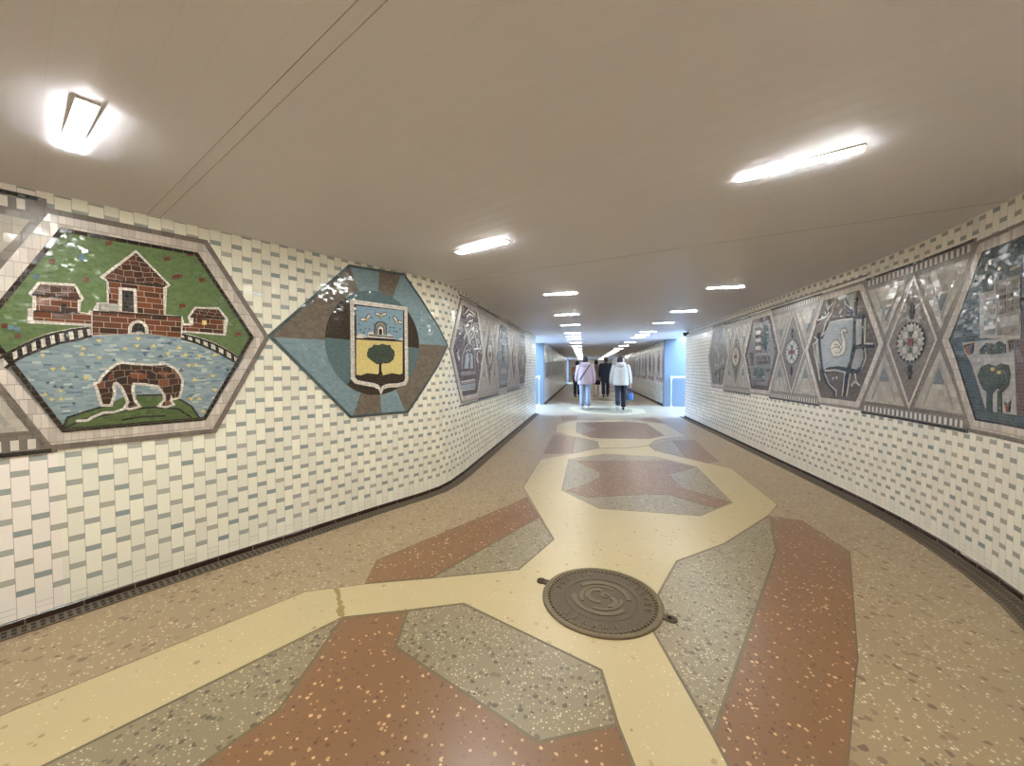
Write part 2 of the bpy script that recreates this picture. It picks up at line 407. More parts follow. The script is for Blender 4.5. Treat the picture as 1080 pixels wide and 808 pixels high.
seamA, seamB = Vector((-1.62, 4.02)), Vector((2.62, 2.80))
far_c = [(-4.6, YE), (-4.6, seamA.y + 0.86), (seamA.x, seamA.y), (seamB.x, seamB.y), (5.8, seamB.y - 0.9), (5.8, YE)]
floor_pts = [(-9, -9), (9, -9), (9, YE), (-9, YE)]
floor = slab('floor', floor_pts, -0.06, MT['fbase'], 0.06)
# ceiling: near bay with slats across the near axis, far bay with slats across the tunnel
cl = [(-1.72, YE + 0.1), (-1.72, 4.05), (seamA.x, seamA.y), (seamB.x, seamB.y), (3.1, 2.664), (3.1, YE + 0.1)]
c_far = slab('ceiling', cl, zc, MT['ceil'], 0.05, lambda c: (c.x, c.y))
nb = [(-1.72, 4.05), (-2.3, 4.13), (-9.5, -8.6), (1.5, -9.5), (3.4, 1.0), (3.1, 2.664), (seamB.x, seamB.y), (seamA.x, seamA.y)]
c_near = slab('ceiling_bend', nb, zc, MT['ceil'], 0.05, lambda c: (c.x * AX.y - c.y * AX.x, c.x * AX.x + c.y * AX.y))

def joint(name, a, b, w):
    a, b = Vector(a), Vector(b); d = (b - a).normalized(); n = Vector((-d.y, d.x)) * w / 2
    bm = bmesh.new(); q = [a + n, a - n, b - n, b + n]
    top = [bm.verts.new((p.x, p.y, zc(p.x, p.y) + 0.004)) for p in q]; bot = [bm.verts.new((p.x, p.y, zc(p.x, p.y) - 0.0012)) for p in q]
    bm.faces.new(top); bm.faces.new(bot[::-1])
    for i in range(4): bm.faces.new((top[i], bot[i], bot[(i + 1) % 4], top[(i + 1) % 4]))
    bmesh.ops.recalc_face_normals(bm, faces=bm.faces[:]); return struct(fin(name, bm, MT['seam']))
MT['seam'] = plain('ceiling_panel_joint', rgb(176, 168, 158), 0.6)
joint('trim_4', seamA + Vector((0.15, -0.04)), seamB - Vector((0.1, -0.03)), 0.005)
joint('trim_5', (-2.6, 1.92), (0.9, 0.22), 0.0022); joint('trim_6', (-2.75, 2.06), (0.7, 0.36), 0.0022)

def inlay(name, pts, mat, h, parent, label=None, edge=0.006, holes=None):
    """flush-set terrazzo panel with its divider strip; pts are plan points"""
    bm = bmesh.new()
    vs = [bm.verts.new((p[0], p[1], h)) for p in pts]
    f = bm.faces.new(vs)
    if f.normal.z < 0: f.normal_flip()
    bm.normal_update()
    if f.normal.z < 0: bmesh.ops.reverse_faces(bm, faces=[f])
    bmesh.ops.inset_region(bm, faces=[f], thickness=edge, use_even_offset=True, use_boundary=True)
    for q in bm.faces: q.material_index = 1
    f.material_index = 0
    ext = bmesh.ops.extrude_edge_only(bm, edges=[e for e in bm.edges if e.is_boundary])
    for v in [g for g in ext['geom'] if isinstance(g, bmesh.types.BMVert)]: v.co.z = -0.001
    bmesh.ops.triangulate(bm, faces=[q for q in bm.faces if len(q.verts) > 4], ngon_method='EAR_CLIP')
    bmesh.ops.recalc_face_normals(bm, faces=bm.faces[:])
    o = fin(name, bm, [mat, MT['strip']], parent)
    if label: o['label'] = label
    return o
def Q(ox, oy, sc, pts): return [(ox + x / sc, oy + y / sc) for x, y in pts]
def G(pts): return [tuple(onz(x, y)[:2]) for x, y in pts]
c2 = lambda pts: Q(540, 420, 3.6, pts)

# cream path: left arm, right arm and central field as one ribbon piece each
cream = [
 ('cream_path', [(-240, 846), (0, 755), (322, 624), (385, 616), (451, 610.5), (547, 601), (584, 569), (551.6, 514), (570, 484.5), (600, 479.5), (631.7, 473),
                 (661, 473), (684.4, 470), (691.4, 475.5), (747, 489), (772, 494.4), (820.6, 532.5), (812, 543), (764, 573.5), (714, 592), (695, 625.5), (689, 666),
                 (752, 776), (790, 848), (680, 848), (668.5, 808), (651.4, 764.4), (634, 707), (488.7, 636.7), (430, 644), (361, 651.5), (46, 808), (-60, 862)]),
 ('cream_path', [(592.8, 446.4), (606.7, 443.4), (659.4, 443.4), (701, 447), (723, 460), (691.4, 464.4), (684.4, 469.8), (661, 472.8), (632, 472.8), (630, 466), (585.8, 456), (587, 448.5)]),
]
for nm, p in cream: inlay(nm, G(p), MT['fcream'], 0.0015, floor, 'cream terrazzo path')
red = [
 [(397, 591), (539, 532), (556, 524), (569, 545), (455.5, 609.5), (385, 615.5)],
 [(812, 544.5), (846, 549), (896.7, 582), (905.6, 695), (903, 715), (892, 848), (790, 848), (752, 776), (819, 581)],
 [(361, 652), (430, 644.5), (417.6, 682.5), (568, 783), (651.4, 765), (668, 808), (680, 848), (150, 848), (211, 808), (294, 749)],
 c2([(160, 138), (240, 150), (228, 208), (118, 212)]),
 c2([(610, 160), (690, 158), (785, 240), (745, 247), (660, 225)]),
 c2([(185, 66), (250, 66), (245, 82), (190, 88)]),
 c2([(455, 76), (540, 72), (580, 95)]),
]
for p in red: inlay('red_terrazzo_panel', G(p), MT['fred'], 0.0012, floor, 'brick-red terrazzo panel')
grey = [
 [(569, 545.5), (584, 569), (547, 601), (452, 610), (456, 609.5)],
 [(430, 644.5), (488.7, 637), (634, 707.3), (651, 764.4), (568, 783), (417.6, 682.5)],
 [(361, 652.5), (294, 749), (211, 808), (150, 848), (-20, 848), (46, 808)],
 [(695, 626), (714, 592.3), (764, 574), (811, 544), (819, 581), (752, 775), (689, 666)],
 c2([(240, 150), (325, 169), (325, 188), (228, 208)]),
 c2([(520, 180), (610, 160), (660, 225), (548, 201)]),
]
for p in grey: inlay('grey_terrazzo_panel', G(p), MT['fgrey'], 0.0012, floor, 'coarse grey terrazzo panel')
oct1 = c2([(215, 232), (350, 212), (545, 222), (700, 260), (838, 398), (715, 448), (330, 420), (188, 350)])
o = inlay('grey_terrazzo_panel', G(oct1), MT['fgrey'], 0.0022, floor, 'grey octagonal terrazzo panel')
inlay('red_terrazzo_panel', G(c2([(240, 238), (590, 238), (697, 263), (597, 290), (640, 340), (832, 396), (770, 419), (590, 366), (440, 370), (290, 378), (205, 352), (288, 325), (333, 302), (333, 282)])),
      MT['fred'], 0.0030, floor, 'red star-shaped terrazzo panel inside the grey octagon')
oct2 = c2([(245, 92), (430, 88), (510, 95), (580, 142), (520, 155), (330, 153), (243, 130)])
inlay('grey_terrazzo_panel', G(oct2), MT['fgrey'], 0.0022, floor, 'small grey octagonal terrazzo panel')
inlay('red_terrazzo_panel', G(c2([(262, 95), (430, 90), (505, 97), (572, 142), (515, 153), (300, 150), (262, 136), (330, 120)])), MT['fred'], 0.0030, floor, 'red terrazzo field in the small octagon')
# the pattern goes on down the tunnel
def ring(yc, k=1.0):
    xc = 0.68
    outer = [(-1.15, 0.1), (-0.75, -0.95), (0.5, -1.35), (1.15, -0.6), (1.2, 0.45), (0.6, 1.15), (-0.5, 1.2), (-1.1, 0.8)]
    inn = [(a * 0.66, b * 0.66) for a, b in outer]
    inlay('cream_path', [(xc + a * k, yc + b * k) for a, b in outer], MT['fcream'], 0.0015, floor, 'cream terrazzo ring')
    inlay('grey_terrazzo_panel', [(xc + a * k, yc + b * k) for a, b in inn], MT['fgrey'], 0.0024, floor, 'grey octagonal terrazzo panel')
    inlay('red_terrazzo_panel', [(xc - 1.2, yc + 1.9), (xc - 0.5, yc + 1.6), (xc - 0.4, yc + 2.3), (xc - 1.1, yc + 2.6)], MT['fred'], 0.0012, floor, 'brick-red terrazzo panel')
    inlay('red_terrazzo_panel', [(xc + 1.3, yc + 1.7), (xc + 0.6, yc + 1.5), (xc + 0.6, yc + 2.2), (xc + 1.3, yc + 2.6)], MT['fred'], 0.0012, floor, 'brick-red terrazzo panel')
for yy in (12.35, 16.6, 20.9, 25.2, 29.5): ring(yy)
# stained joint across the path
a, b = onz(356, 621), onz(361, 651)
bm = bmesh.new(); n = 12; L = []
for i in range(n + 1):
    u = i / n; p = a.lerp(b, u); w = 0.012 + 0.012 * random.random(); j = (random.random() - 0.5) * 0.02
    L.append((bm.verts.new((p.x - w + j, p.y, 0.0022)), bm.verts.new((p.x + w + j, p.y, 0.0022))))
for A, B in zip(L, L[1:]): bm.faces.new((A[0], A[1], B[1], B[0]))
fin('stained_joint', bm, MT['joint'], floor)['label'] = 'brownish stained joint across the cream path'

# ------------------------------------------------------------------ skirting and drain grates
def skirting(w, name, s0, s1):
    bm = bmesh.new(); w.strip(bm, s0, s1, [(0.0, 0.0), (0.012, 0.0), (0.012, 0.032), (0.008, 0.036), (0.0, 0.036)])
    return struct(fin(name, bm, MT['base']))
skirting(WL, 'baseboard_left', 0.1, WL.s[-1]); skirting(WR, 'baseboard_right', 0.0, WR.s[-1] - 0.1)
skirting(WLF, 'baseboard_left_far', 0.0, WLF.s[-1]); skirting(WRF, 'baseboard_right_far', 0.0, WRF.s[-1])
def grate(w, s0, s1, d0, d1, label, group, fine):
    root = empty('drain_grate', w.at((s0 + s1) / 2, 0, (d0 + d1) / 2))
    inv = Matrix.Translation(-root.location)
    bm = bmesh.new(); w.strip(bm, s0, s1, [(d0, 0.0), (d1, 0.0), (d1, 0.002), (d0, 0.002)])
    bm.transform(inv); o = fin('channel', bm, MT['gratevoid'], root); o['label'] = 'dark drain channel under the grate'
    bm = bmesh.new(); n = int((s1 - s0) / fine); cols = []
    ds = (d0, d0 + 0.012, (d0 + d1) / 2 - 0.004, (d0 + d1) / 2 + 0.004, d1 - 0.012, d1)
    for i in range(n + 1):
        for so in (0.0, 0.013):
            cols.append([bm.verts.new(w.at(s0 + i * fine + so, 0.006, d)) for d in ds])
    for i, (A, B) in enumerate(zip(cols, cols[1:])):
        for j in range(5):
            if i % 2 == 0 or j in (0, 2, 4): bm.faces.new((A[j], A[j + 1], B[j + 1], B[j]))
    ex = bmesh.ops.extrude_face_region(bm, geom=bm.faces[:])
    for v in [g for g in ex['geom'] if isinstance(g, bmesh.types.BMVert)]: v.co.z -= 0.0035
    bmesh.ops.recalc_face_normals(bm, faces=bm.faces[:])
    bm.transform(inv); fin('grille', bm, MT['grate'], root)
    return tag(root, label, 'drain grate', group)
grate(WL, 0.1, WL.s[-1], 0.014, 0.112, 'long dark drain grate along the foot of the left tiled wall with castle mosaic', 'floor drains', 0.03)
grate(WR, 0.0, WR.s[-1] - 0.1, 0.014, 0.135, 'long dark drain grate along the foot of the right tiled wall with swan mosaic', 'floor drains', 0.03)
grate(WLF, 0.0, WLF.s[-1], 0.014, 0.112, 'dark drain grate at the foot of the left wall beyond the side stairs', 'floor drains', 0.12)
grate(WRF, 0.0, WRF.s[-1], 0.014, 0.135, 'dark drain grate at the foot of the right wall beyond the side stairs', 'floor drains', 0.12)

# ------------------------------------------------------------------ mosaic murals
class Mural:
    def __init__(s, wall, name, centre, label, group=None, cat='mosaic mural', d=0.004):
        s.w = wall; s.base = d; s.c = centre
        s.root = empty(name, wall.at(centre[0], centre[1], 0.0))
        s.inv = Matrix.Translation(-s.root.location)
        tag(s.root, label, cat, group)
    def px(s, pts): return [s.w.hit(x, y) for x, y in pts]
    def part(s, name, polys, mat, layer, label=None, parent=None, split=True):
        """one part: raised flat tesserae shapes [(s,z), ...] set on the wall"""
        w = s.w; d = s.base + 0.0016 * layer
        if split and 1 < len(polys) <= 40:
            return [s.part(name, [p], mat, layer, label, parent, False) for p in polys]
        bm = bmesh.new(); uvl = bm.loops.layers.uv.new('UVMap')
        for p in polys:
            vs = [bm.verts.new((a, b, 0)) for a, b in p]
            try: f = bm.faces.new(vs)
            except ValueError: continue
        bmesh.ops.remove_doubles(bm, verts=bm.verts[:], dist=2e-5)
        bmesh.ops.triangulate(bm, faces=[f for f in bm.faces if len(f.verts) > 3], ngon_method='EAR_CLIP')
        lo = min(v.co.x for v in bm.verts); hi = max(v.co.x for v in bm.verts)
        for k in w.s:
            if lo < k < hi:
                bmesh.ops.bisect_plane(bm, geom=bm.verts[:] + bm.edges[:] + bm.faces[:], plane_co=(k, 0, 0), plane_no=(1, 0, 0), dist=1e-5)
        bm.normal_update()
        for f in bm.faces:
            if f.normal.z < 0: f.normal_flip()
        be = [e for e in bm.edges if e.is_boundary]
        ext = bmesh.ops.extrude_edge_only(bm, edges=be)
        for v in [g for g in ext['geom'] if isinstance(g, bmesh.types.BMVert)]: v.co.z = -1
        for f in bm.faces:
            for l in f.loops: l[uvl].uv = (l.vert.co.x, l.vert.co.y)
        for v in bm.verts:
            v.co = w.at(v.co.x, v.co.y, 0.0005 if v.co.z < -0.5 else d)
        bmesh.ops.recalc_face_normals(bm, faces=bm.faces[:])
        # orient towards the room
        ref = Vector((w.n[0].x, w.n[0].y, 0))
        f = max(bm.faces, key=lambda q: q.calc_area())
        mid = f.calc_center_median(); i = min(range(len(w.p)), key=lambda k: (w.p[k] - mid.xy).length)
        if f.normal.xy.dot(w.n[i]) < 0: bmesh.ops.reverse_faces(bm, faces=bm.faces[:])
        bm.transform(s.inv)
        o = fin(name, bm, mat, parent if parent is not None else s.root)
        if label: o['label'] = label
        return o
    def stroke(s, name, lines, width, mat, layer, label=None, closed=False):
        polys = []
        if 1 < len(lines) <= 24:
            return [s.stroke(name, [ln], width, mat, layer, label, closed) for ln in lines]
        for ln in lines:
            n = len(ln); m = n if closed else n - 1
            L = [Vector(p) for p in ln]
            nor = []
            for i in range(n):
                if closed: a, b = L[(i - 1) % n], L[(i + 1) % n]
                else: a, b = L[max(i - 1, 0)], L[min(i + 1, n - 1)]
                d1 = (L[i] - a); d2 = (b - L[i])
                d1 = d1.normalized() if d1.length > 1e-9 else None; d2 = d2.normalized() if d2.length > 1e-9 else None
                d1 = d1 or d2; d2 = d2 or d1
                n1 = Vector((-d1.y, d1.x)); n2 = Vector((-d2.y, d2.x)); q = n1 + n2
                if q.length < 0.3: q = n1
                q.normalize(); k = max(q.dot(n2), 0.5)
                nor.append(q * (width / 2 / k))
            for i in range(m):
                j = (i + 1) % n
                polys.append([tuple(L[i] + nor[i]), tuple(L[i] - nor[i]), tuple(L[j] - nor[j]), tuple(L[j] + nor[j])])
        return s.part(name, polys, mat, layer, label, None, False)

def off(poly, d):
    """offset a closed outline outwards by d (mitred)"""
    n = len(poly); P = [Vector(p) for p in poly]
    ar = sum(P[i].x * P[(i + 1) % n].y - P[(i + 1) % n].x * P[i].y for i in range(n))
    sg = 1 if ar > 0 else -1; out = []
    for i in range(n):
        d1 = (P[i] - P[i - 1]).normalized(); d2 = (P[(i + 1) % n] - P[i]).normalized()
        n1 = Vector((d1.y, -d1.x)) * sg; n2 = Vector((d2.y, -d2.x)) * sg
        q = (n1 + n2).normalized(); out.append(tuple(P[i] + q * (d / max(q.dot(n2), 0.4))))
    return out
def annulus(inner, outer):
    n = len(inner)
    return [[inner[i], outer[i], outer[(i + 1) % n], inner[(i + 1) % n]] for i in range(n)]
def circ(c, rx, ry=None, n=28, a0=0.0, a1=2 * PI, jit=0.0):
    ry = ry or rx
    return [(c[0] + rx * math.cos(a0 + (a1 - a0) * k / n) * (1 + jit * (random.random() - .5)), c[1] + ry * math.sin(a0 + (a1 - a0) * k / n) * (1 + jit * (random.random() - .5))) for k in range(n)]
def blob(c, r, n=18, lob=6, amp=0.12):
    return [(c[0] + r[0] * (1 + amp * math.cos(lob * 2 * PI * k / n + 1)) * math.cos(2 * PI * k / n), c[1] + r[1] * (1 + amp * math.cos(lob * 2 * PI * k / n + 1)) * math.sin(2 * PI * k / n)) for k in range(n)]

a1 = lambda pts: Q(0, 180, 3.672, pts)
a2 = lambda pts: Q(0, 360, 3.672, pts)
e3 = lambda pts: Q(230, 230, 3.674, pts)
e7 = lambda pts: Q(310, 290, 5.771, pts)

# --- ornament panel with a diamond between two hexagons
def ornament(w, c, label, group, mid=None, half=0.965, zlo=0.95, zhi=2.04, detail=True):
    m = Mural(w, 'diamond_mosaic', (c, 1.5), label, group)
    zm = (zlo + zhi) / 2
    o = 0.965 - half
    bg = [(c - .62 + o, zlo - .10), (c + .62 - o, zlo - .10), (c + .62 - o, zlo), (c + .325 - o, zm), (c + .62 - o, zhi), (c + .62 - o, zhi + .10), (c - .62 + o, zhi + .10), (c - .62 + o, zhi), (c - .325 + o, zm), (c - .62 + o, zlo)]
    m.part('grey_field', [bg], MT['greyband'], 1)
    tri = []; small = []; chev = []
    for sx in (-1, 1):
        for sz, ze in ((1, zhi), (-1, zlo)):
            tri.append([(c + sx * (.575 - o), ze - sz * .02), (c + sx * .055, ze - sz * .02), (c + sx * .315, zm + sz * .075)])
            x0 = c + sx * .315
            small.append([(x0 - .062, zm + sz * .33), (x0 + .062, zm + sz * .33), (x0, zm + sz * .21)])
            chev.append([(x0 - .15, ze - sz * .05), (x0, zm + sz * .17), (x0 + .15, ze - sz * .05)])
    m.part('pale_triangle', tri, MT['pale'], 2, 'pale triangular fields')
    m.part('grey_triangle', small, MT['trigrey'], 4, 'small blue-grey triangles')
    m.stroke('grey_chevron', chev, 0.022, MT['palegrey'], 3)
    dia = [(c, zm + .50), (c + .265, zm), (c, zm - .50), (c - .265, zm)]
    m.part('diamond_border', annulus(dia, off(dia, .022)), MT['paleline'], 3, 'thin pale diamond outline', split=False)
    m.part('diamond', [dia], MT['diam'], 3, 'taupe diamond field')
    teeth = []; lines = []
    for ze, sz in ((zhi, 1), (zlo, -1)):
        teeth.append([(c - .57, ze + sz * .022), (c + .57, ze + sz * .022), (c + .57, ze + sz * .072), (c - .57, ze + sz * .072)])
        lines.append([(c - .60, ze + sz * .09), (c + .60, ze + sz * .09)])
    m.part('toothed_band', teeth, MT['teeth'], 2, 'rows of pale teeth along top and bottom')
    m.stroke('dark_line', lines, 0.02, MT['darkline'], 3, 'dark edging lines')
    r = .165
    m.part('medallion', [circ((c, zm), r * .90, n=32)], MT['palegrey'], 5, 'round grey medallion')
    sc = []; dk = []
    for k in range(22):
        t0 = 2 * PI * k / 22; t1 = 2 * PI * (k + 1) / 22; tm = (t0 + t1) / 2
        sc.append([(c + r * .80 * math.cos(t0), zm + r * .80 * math.sin(t0)), (c + r * .80 * math.cos(t1), zm + r * .80 * math.sin(t1)), (c + r * math.cos(tm), zm + r * math.sin(tm))])
        dk.append([(c + r * math.cos(t0 - .14), zm + r * math.sin(t0 - .14)), (c + r * .82 * math.cos(t0), zm + r * .82 * math.sin(t0)), (c + r * math.cos(t0 + .14), zm + r * math.sin(t0 + .14))])
    m.part('pale_scallop', sc, MT['paleline'], 6, 'scalloped pale rim'); m.part('dark_scallop', dk, MT['darkline'], 6)
    if detail:
        sq = lambda x, z, h: [(c + x - h, zm + z - h), (c + x + h, zm + z - h), (c + x + h, zm + z + h), (c + x - h, zm + z + h)]
        m.part('pale_square', [sq(x, z, .026) for x, z in ((-.062, .062), (.062, .062), (-.062, -.062), (.062, -.062), (0, .118), (0, -.118), (.108, 0), (-.108, 0))], MT['paleline'], 7)
        m.part('green_triangle', [[(c - .028, zm + s * .088), (c + .028, zm + s * .088), (c, zm + s * .034)] for s in (-1, 1)] + [[(c + s * .088, zm - .028), (c + s * .088, zm + .028), (c + s * .034, zm)] for s in (-1, 1)], MT['dgreen'], 7, 'dark green triangles')
        m.part('red_square', [sq(0, 0, .03)], mid or MT['red'], 8, 'red centre square')
        fl = []
        for s in (-1, 1):
            for zz, rr in ((.205, .022), (.245, .03), (.285, .018)): fl.append(circ((c, zm + s * zz), rr, n=10))
        m.part('dark_bud', fl, MT['darkline'], 5, 'dark buds above and below the medallion')
    return m

def hexpts(c, hw=.575, fl=.29, zlo=.95, zhi=2.04, zm=None):
    zm = zm or (zlo + zhi) / 2
    return [(c - fl, zhi), (c + fl, zhi), (c + hw, zm), (c + fl, zlo), (c - fl, zlo), (c - hw, zm)]
def hexpanel(w, hp, name, centre, label, group, field, border='black', bw=.022, lab=None):
    m = Mural(w, name, centre, label, group)
    inn = off(hp, -bw)
    m.part('grey_outline', annulus(off(hp, .056), off(hp, .084)), MT['greyband'], 2, 'grey outline band', split=False)
    m.part('white_frame', annulus(hp, off(hp, .058)), MT['whiteframe'], 3, 'frame of white tiles', split=False)
    m.part('dark_border', annulus(inn, hp), MT[border], 3, 'dark inner border', split=False)
    m.part('field', [inn], MT[field], 2, lab)
    return m
GM = 'hexagonal mosaics on the tunnel walls'; GD = 'diamond mosaics between the hexagons'

# --- castle, lake and horse
m = Mural(WL, 'castle_mosaic', (8.56, 1.48), 'hexagonal mosaic of a brown castle on green and a horse by a lake', GM)
hx = m.px([(63, 240.5), (208, 266.6), (267, 355.6), (216.5, 443), (65.4, 455.9), (-23, 344)])
hin = off(hx, -.02)
m.part('grey_outline', annulus(off(hx, .058), off(hx, .09)), MT['greyband'], 2, 'grey outline band', split=False)
m.part('white_frame', annulus(hx, off(hx, .06)), MT['whiteframe'], 3, 'frame of white tiles', split=False)
m.part('dark_border', annulus(hin, hx), MT['black'], 6, 'black inner border', split=False)
m.part('green_ground', [hx], MT['green'], 2, 'green meadow field')
shore = [(20, 765), (60, 735), (100, 715), (160, 692), (230, 668), (300, 655), (355, 640), (500, 632), (540, 622), (570, 632), (700, 650), (760, 668), (830, 698), (915, 745)]
m.part('lake', [m.px(a1(shore + [(960, 700), (796, 966), (240, 1013)]))], MT['water'], 3, 'grey-blue lake')
bl_u = [(0, 720), (50, 690), (100, 665), (150, 643), (200, 627), (270, 612), (345, 602)]
bl_l = [(355, 640), (300, 655), (230, 668), (160, 692), (100, 715), (60, 735), (20, 765)]
br_u = [(700, 628), (740, 637), (790, 652), (830, 667), (880, 692), (925, 722)]
br_l = [(915, 745), (870, 720), (830, 698), (760, 668), (700, 650)]
m.part('bridge', [m.px(a1(bl_u + bl_l)), m.px(a1(br_u + br_l))], MT['white'], 4, 'white bridge arms to both sides of the castle')
m.stroke('bridge_rail', [m.px(a1([(x, y + 7) for x, y in bl_u])), m.px(a1(bl_l)), m.px(a1([(x, y + 6) for x, y in br_u])), m.px(a1(br_l))], .012, MT['darkline'], 5, 'dark rails of the bridge')
posts = []
def lerp_at(L, x):
    for (x0, y0), (x1, y1) in zip(L, L[1:]):
        if x0 <= x <= x1: return y0 + (y1 - y0) * (x - x0) / (x1 - x0)
    return L[-1][1]
for k in range(9):
    x = 38 + k * 36; posts.append(m.px(a1([(x, lerp_at(bl_u, x) + 8), (x + 6, lerp_at(sorted(bl_l), x + 6))])))
for k in range(7):
    x = 718 + k * 30; posts.append(m.px(a1([(x, lerp_at(br_u, x) + 6), (x + 2, lerp_at(sorted(br_l), x + 2))])))
m.stroke('bridge_post', posts, .017, MT['darkline'], 6, 'dark posts of the bridge')
castle_w = [[(355, 545), (375, 512), (412, 512), (412, 430), (385, 412), (525, 308), (660, 445), (645, 455), (640, 558), (705, 566), (712, 592), (732, 592), (725, 566), (752, 528), (845, 530), (882, 575), (872, 640), (704, 626), (700, 650), (570, 634), (500, 634), (355, 640), (352, 602), (105, 592), (107, 535), (124, 533), (125, 492), (108, 478), (148, 430), (292, 440), (325, 498), (313, 508), (310, 548), (340, 552), (345, 540)]]
m.part('castle_outline', [m.px(a1(p)) for p in castle_w], MT['white'], 5, 'white outline around the castle')
m.part('castle_wall', [m.px(a1(p)) for p in ([(357, 546), (700, 568), (698, 648), (571, 632), (560, 600), (533, 585), (508, 600), (498, 632), (357, 638)], [(420, 428), (630, 440), (632, 563), (420, 547)],
      [(140, 484), (300, 494), (299, 550), (352, 560), (352, 594), (130, 580), (128, 545), (140, 545)], [(748, 570), (864, 577), (862, 632), (704, 620), (706, 600), (745, 600)])], MT['brick'], 6, 'brown brick walls of the castle')
m.part('castle_roof', [m.px(a1(p)) for p in ([(402, 414), (525, 320), (648, 443), (636, 450), (415, 426)], [(124, 479), (154, 441), (286, 450), (311, 496)], [(735, 566), (757, 535), (842, 538), (868, 572)])], MT['roof'], 7, 'dark brown castle roofs')
m.stroke('roof_edge', [m.px(a1([(415, 426), (636, 450)])), m.px(a1([(124, 481), (311, 498)])), m.px(a1([(735, 568), (868, 575)])), m.px(a1([(130, 545), (300, 552)])), m.px(a1([(357, 546), (700, 568)]))], .009, MT['darkline'], 8)
m.stroke('door_frame', [m.px(a1([(464, 545), (464, 458), (520, 463), (524, 552)]))], .014, MT['white'], 8, 'white frame of the castle window')
m.part('castle_window', [m.px(a1(p)) for p in ([(470, 466), (514, 468), (517, 548), (472, 544)], [(236, 515), (256, 517), (256, 552), (236, 550)])], MT['darkline'], 7, 'dark castle windows')
m.part('grey_block', [m.px(a1([(380, 514), (466, 518), (468, 547), (382, 542)]))], MT['greyblock'], 8, 'plain grey stone block')
m.stroke('gate_arch', [m.px(a1([(500, 632), (502, 605), (514, 590), (534, 584), (554, 591), (565, 606), (568, 632)]))], .014, MT['white'], 8, 'white arch of the castle gate')
m.part('gate', [m.px(a1([(508, 628), (510, 606), (520, 594), (534, 590), (549, 595), (558, 608), (560, 630), (540, 622)]))], MT['darkline'], 7, 'dark gate opening')
m.part('lit_window', [m.px(a1([(780, 580), (797, 581), (797, 598), (780, 597)]))], MT['yellow'], 8, 'small yellow window')
hill = [(240, 335), (260, 295), (330, 272), (400, 250), (480, 215), (560, 205), (640, 205), (700, 225), (740, 250), (770, 295), (785, 308), (240, 352)]
m.part('grass_hill', [m.px(a2(hill))], MT['hill'], 4, 'dark green grassy mound')
m.stroke('hill_edge', [m.px(a2([(246, 330), (262, 294), (330, 272), (400, 252), (440, 232)])), m.px(a2([(530, 210), (640, 207), (700, 227), (740, 252), (772, 298)])), m.px(a2([(250, 335), (330, 300), (410, 285), (500, 262), (600, 255), (690, 262), (740, 295)])), m.px(a2([(470, 305), (540, 292), (640, 288)]))], .010, MT['darkline'], 5, 'dark broken edge of the mound')
m.stroke('white_path', [m.px(a2([(292, 308), (335, 306), (365, 290), (400, 276), (440, 274), (490, 257)]))], .013, MT['white'], 6, 'white line across the mound')
horse = [(372, 166), (386, 161), (398, 140), (425, 112), (450, 94), (470, 87), (520, 92), (580, 96), (640, 92), (670, 108), (690, 130), (700, 152), (696, 190), (688, 215), (668, 220), (660, 205), (655, 232), (663, 243), (640, 250), (622, 247), (640, 228), (638, 205), (612, 170), (560, 162), (512, 160), (506, 185), (514, 228), (531, 250), (500, 257), (490, 253), (500, 236), (488, 205), (474, 176), (455, 158), (438, 158), (432, 178), (438, 200), (424, 243), (398, 243), (388, 214), (382, 190)]
hp = m.px(a2(horse))
m.part('horse_outline', annulus(hp, off(hp, .013)), MT['white'], 6, 'white outline of the horse', split=False)
m.part('horse', [hp], MT['horse'], 7, 'dark brown grazing horse')
m.part('horse_patch', [m.px(a2(p)) for p in ([(500, 120), (530, 118), (572, 132), (550, 148), (505, 142)], [(606, 120), (640, 114), (662, 126), (630, 142)], [(420, 130), (442, 120), (436, 140), (418, 150)])], MT['bay'], 8, 'reddish patches on the horse')
def tris(L, f, sz=11):
    return [m.px(f([(x - sz, y + 4), (x + sz, y + 4), (x, y - sz * .8)])) if i % 2 else m.px(f([(x - sz, y - 4), (x + sz, y - 4), (x, y + sz * .8)])) for i, (x, y) in enumerate(L)]
m.part('yellow_ripple', tris([(383, 658), (322, 690), (165, 714), (317, 712), (204, 768), (244, 766), (384, 724), (335, 800), (534, 650), (484, 690), (529, 678), (593, 680), (649, 708), (693, 686), (770, 716), (830, 714), (729, 754), (757, 754), (823, 794), (717, 714)], a1) + tris([(234, 190), (175, 206), (200, 224), (236, 224), (330, 142), (752, 150), (830, 188), (770, 224), (738, 222), (785, 270), (205, 106), (244, 104)], a2), MT['yellow'], 5, 'small yellow triangular ripples')
m.part('blue_ripple', tris([(340, 760), (572, 690), (655, 668), (440, 735), (560, 710), (620, 720), (880, 770)], a1) + tris([(184, 160), (212, 175), (240, 178), (275, 178), (340, 98), (295, 138), (285, 240), (700, 112)], a2), MT['slate'], 5, 'dark blue ripples')
def chips(L): return [m.px(a1([(x - 13, y - 7), (x + 11, y - 10), (x + 13, y + 6), (x - 11, y + 9)])) for x, y in L]
m.part('red_chip', chips([(328, 311), (202, 353), (333, 424), (420, 282), (646, 342), (676, 414), (692, 410), (782, 424), (704, 524), (735, 326), (18, 602), (68, 641), (920, 635)]), MT['redchip'], 4, 'scattered red chips in the green')
m.part('blue_chip', chips([(312, 332), (322, 345), (42, 608), (66, 616), (140, 412)]), MT['bluechip'], 4, 'scattered blue chips in the green')

# --- ornament left of it, mostly outside the picture
ornament(WL, 7.585, 'pale diamond ornament mosaic cut off by the left photo edge, beside the castle mosaic', GD)

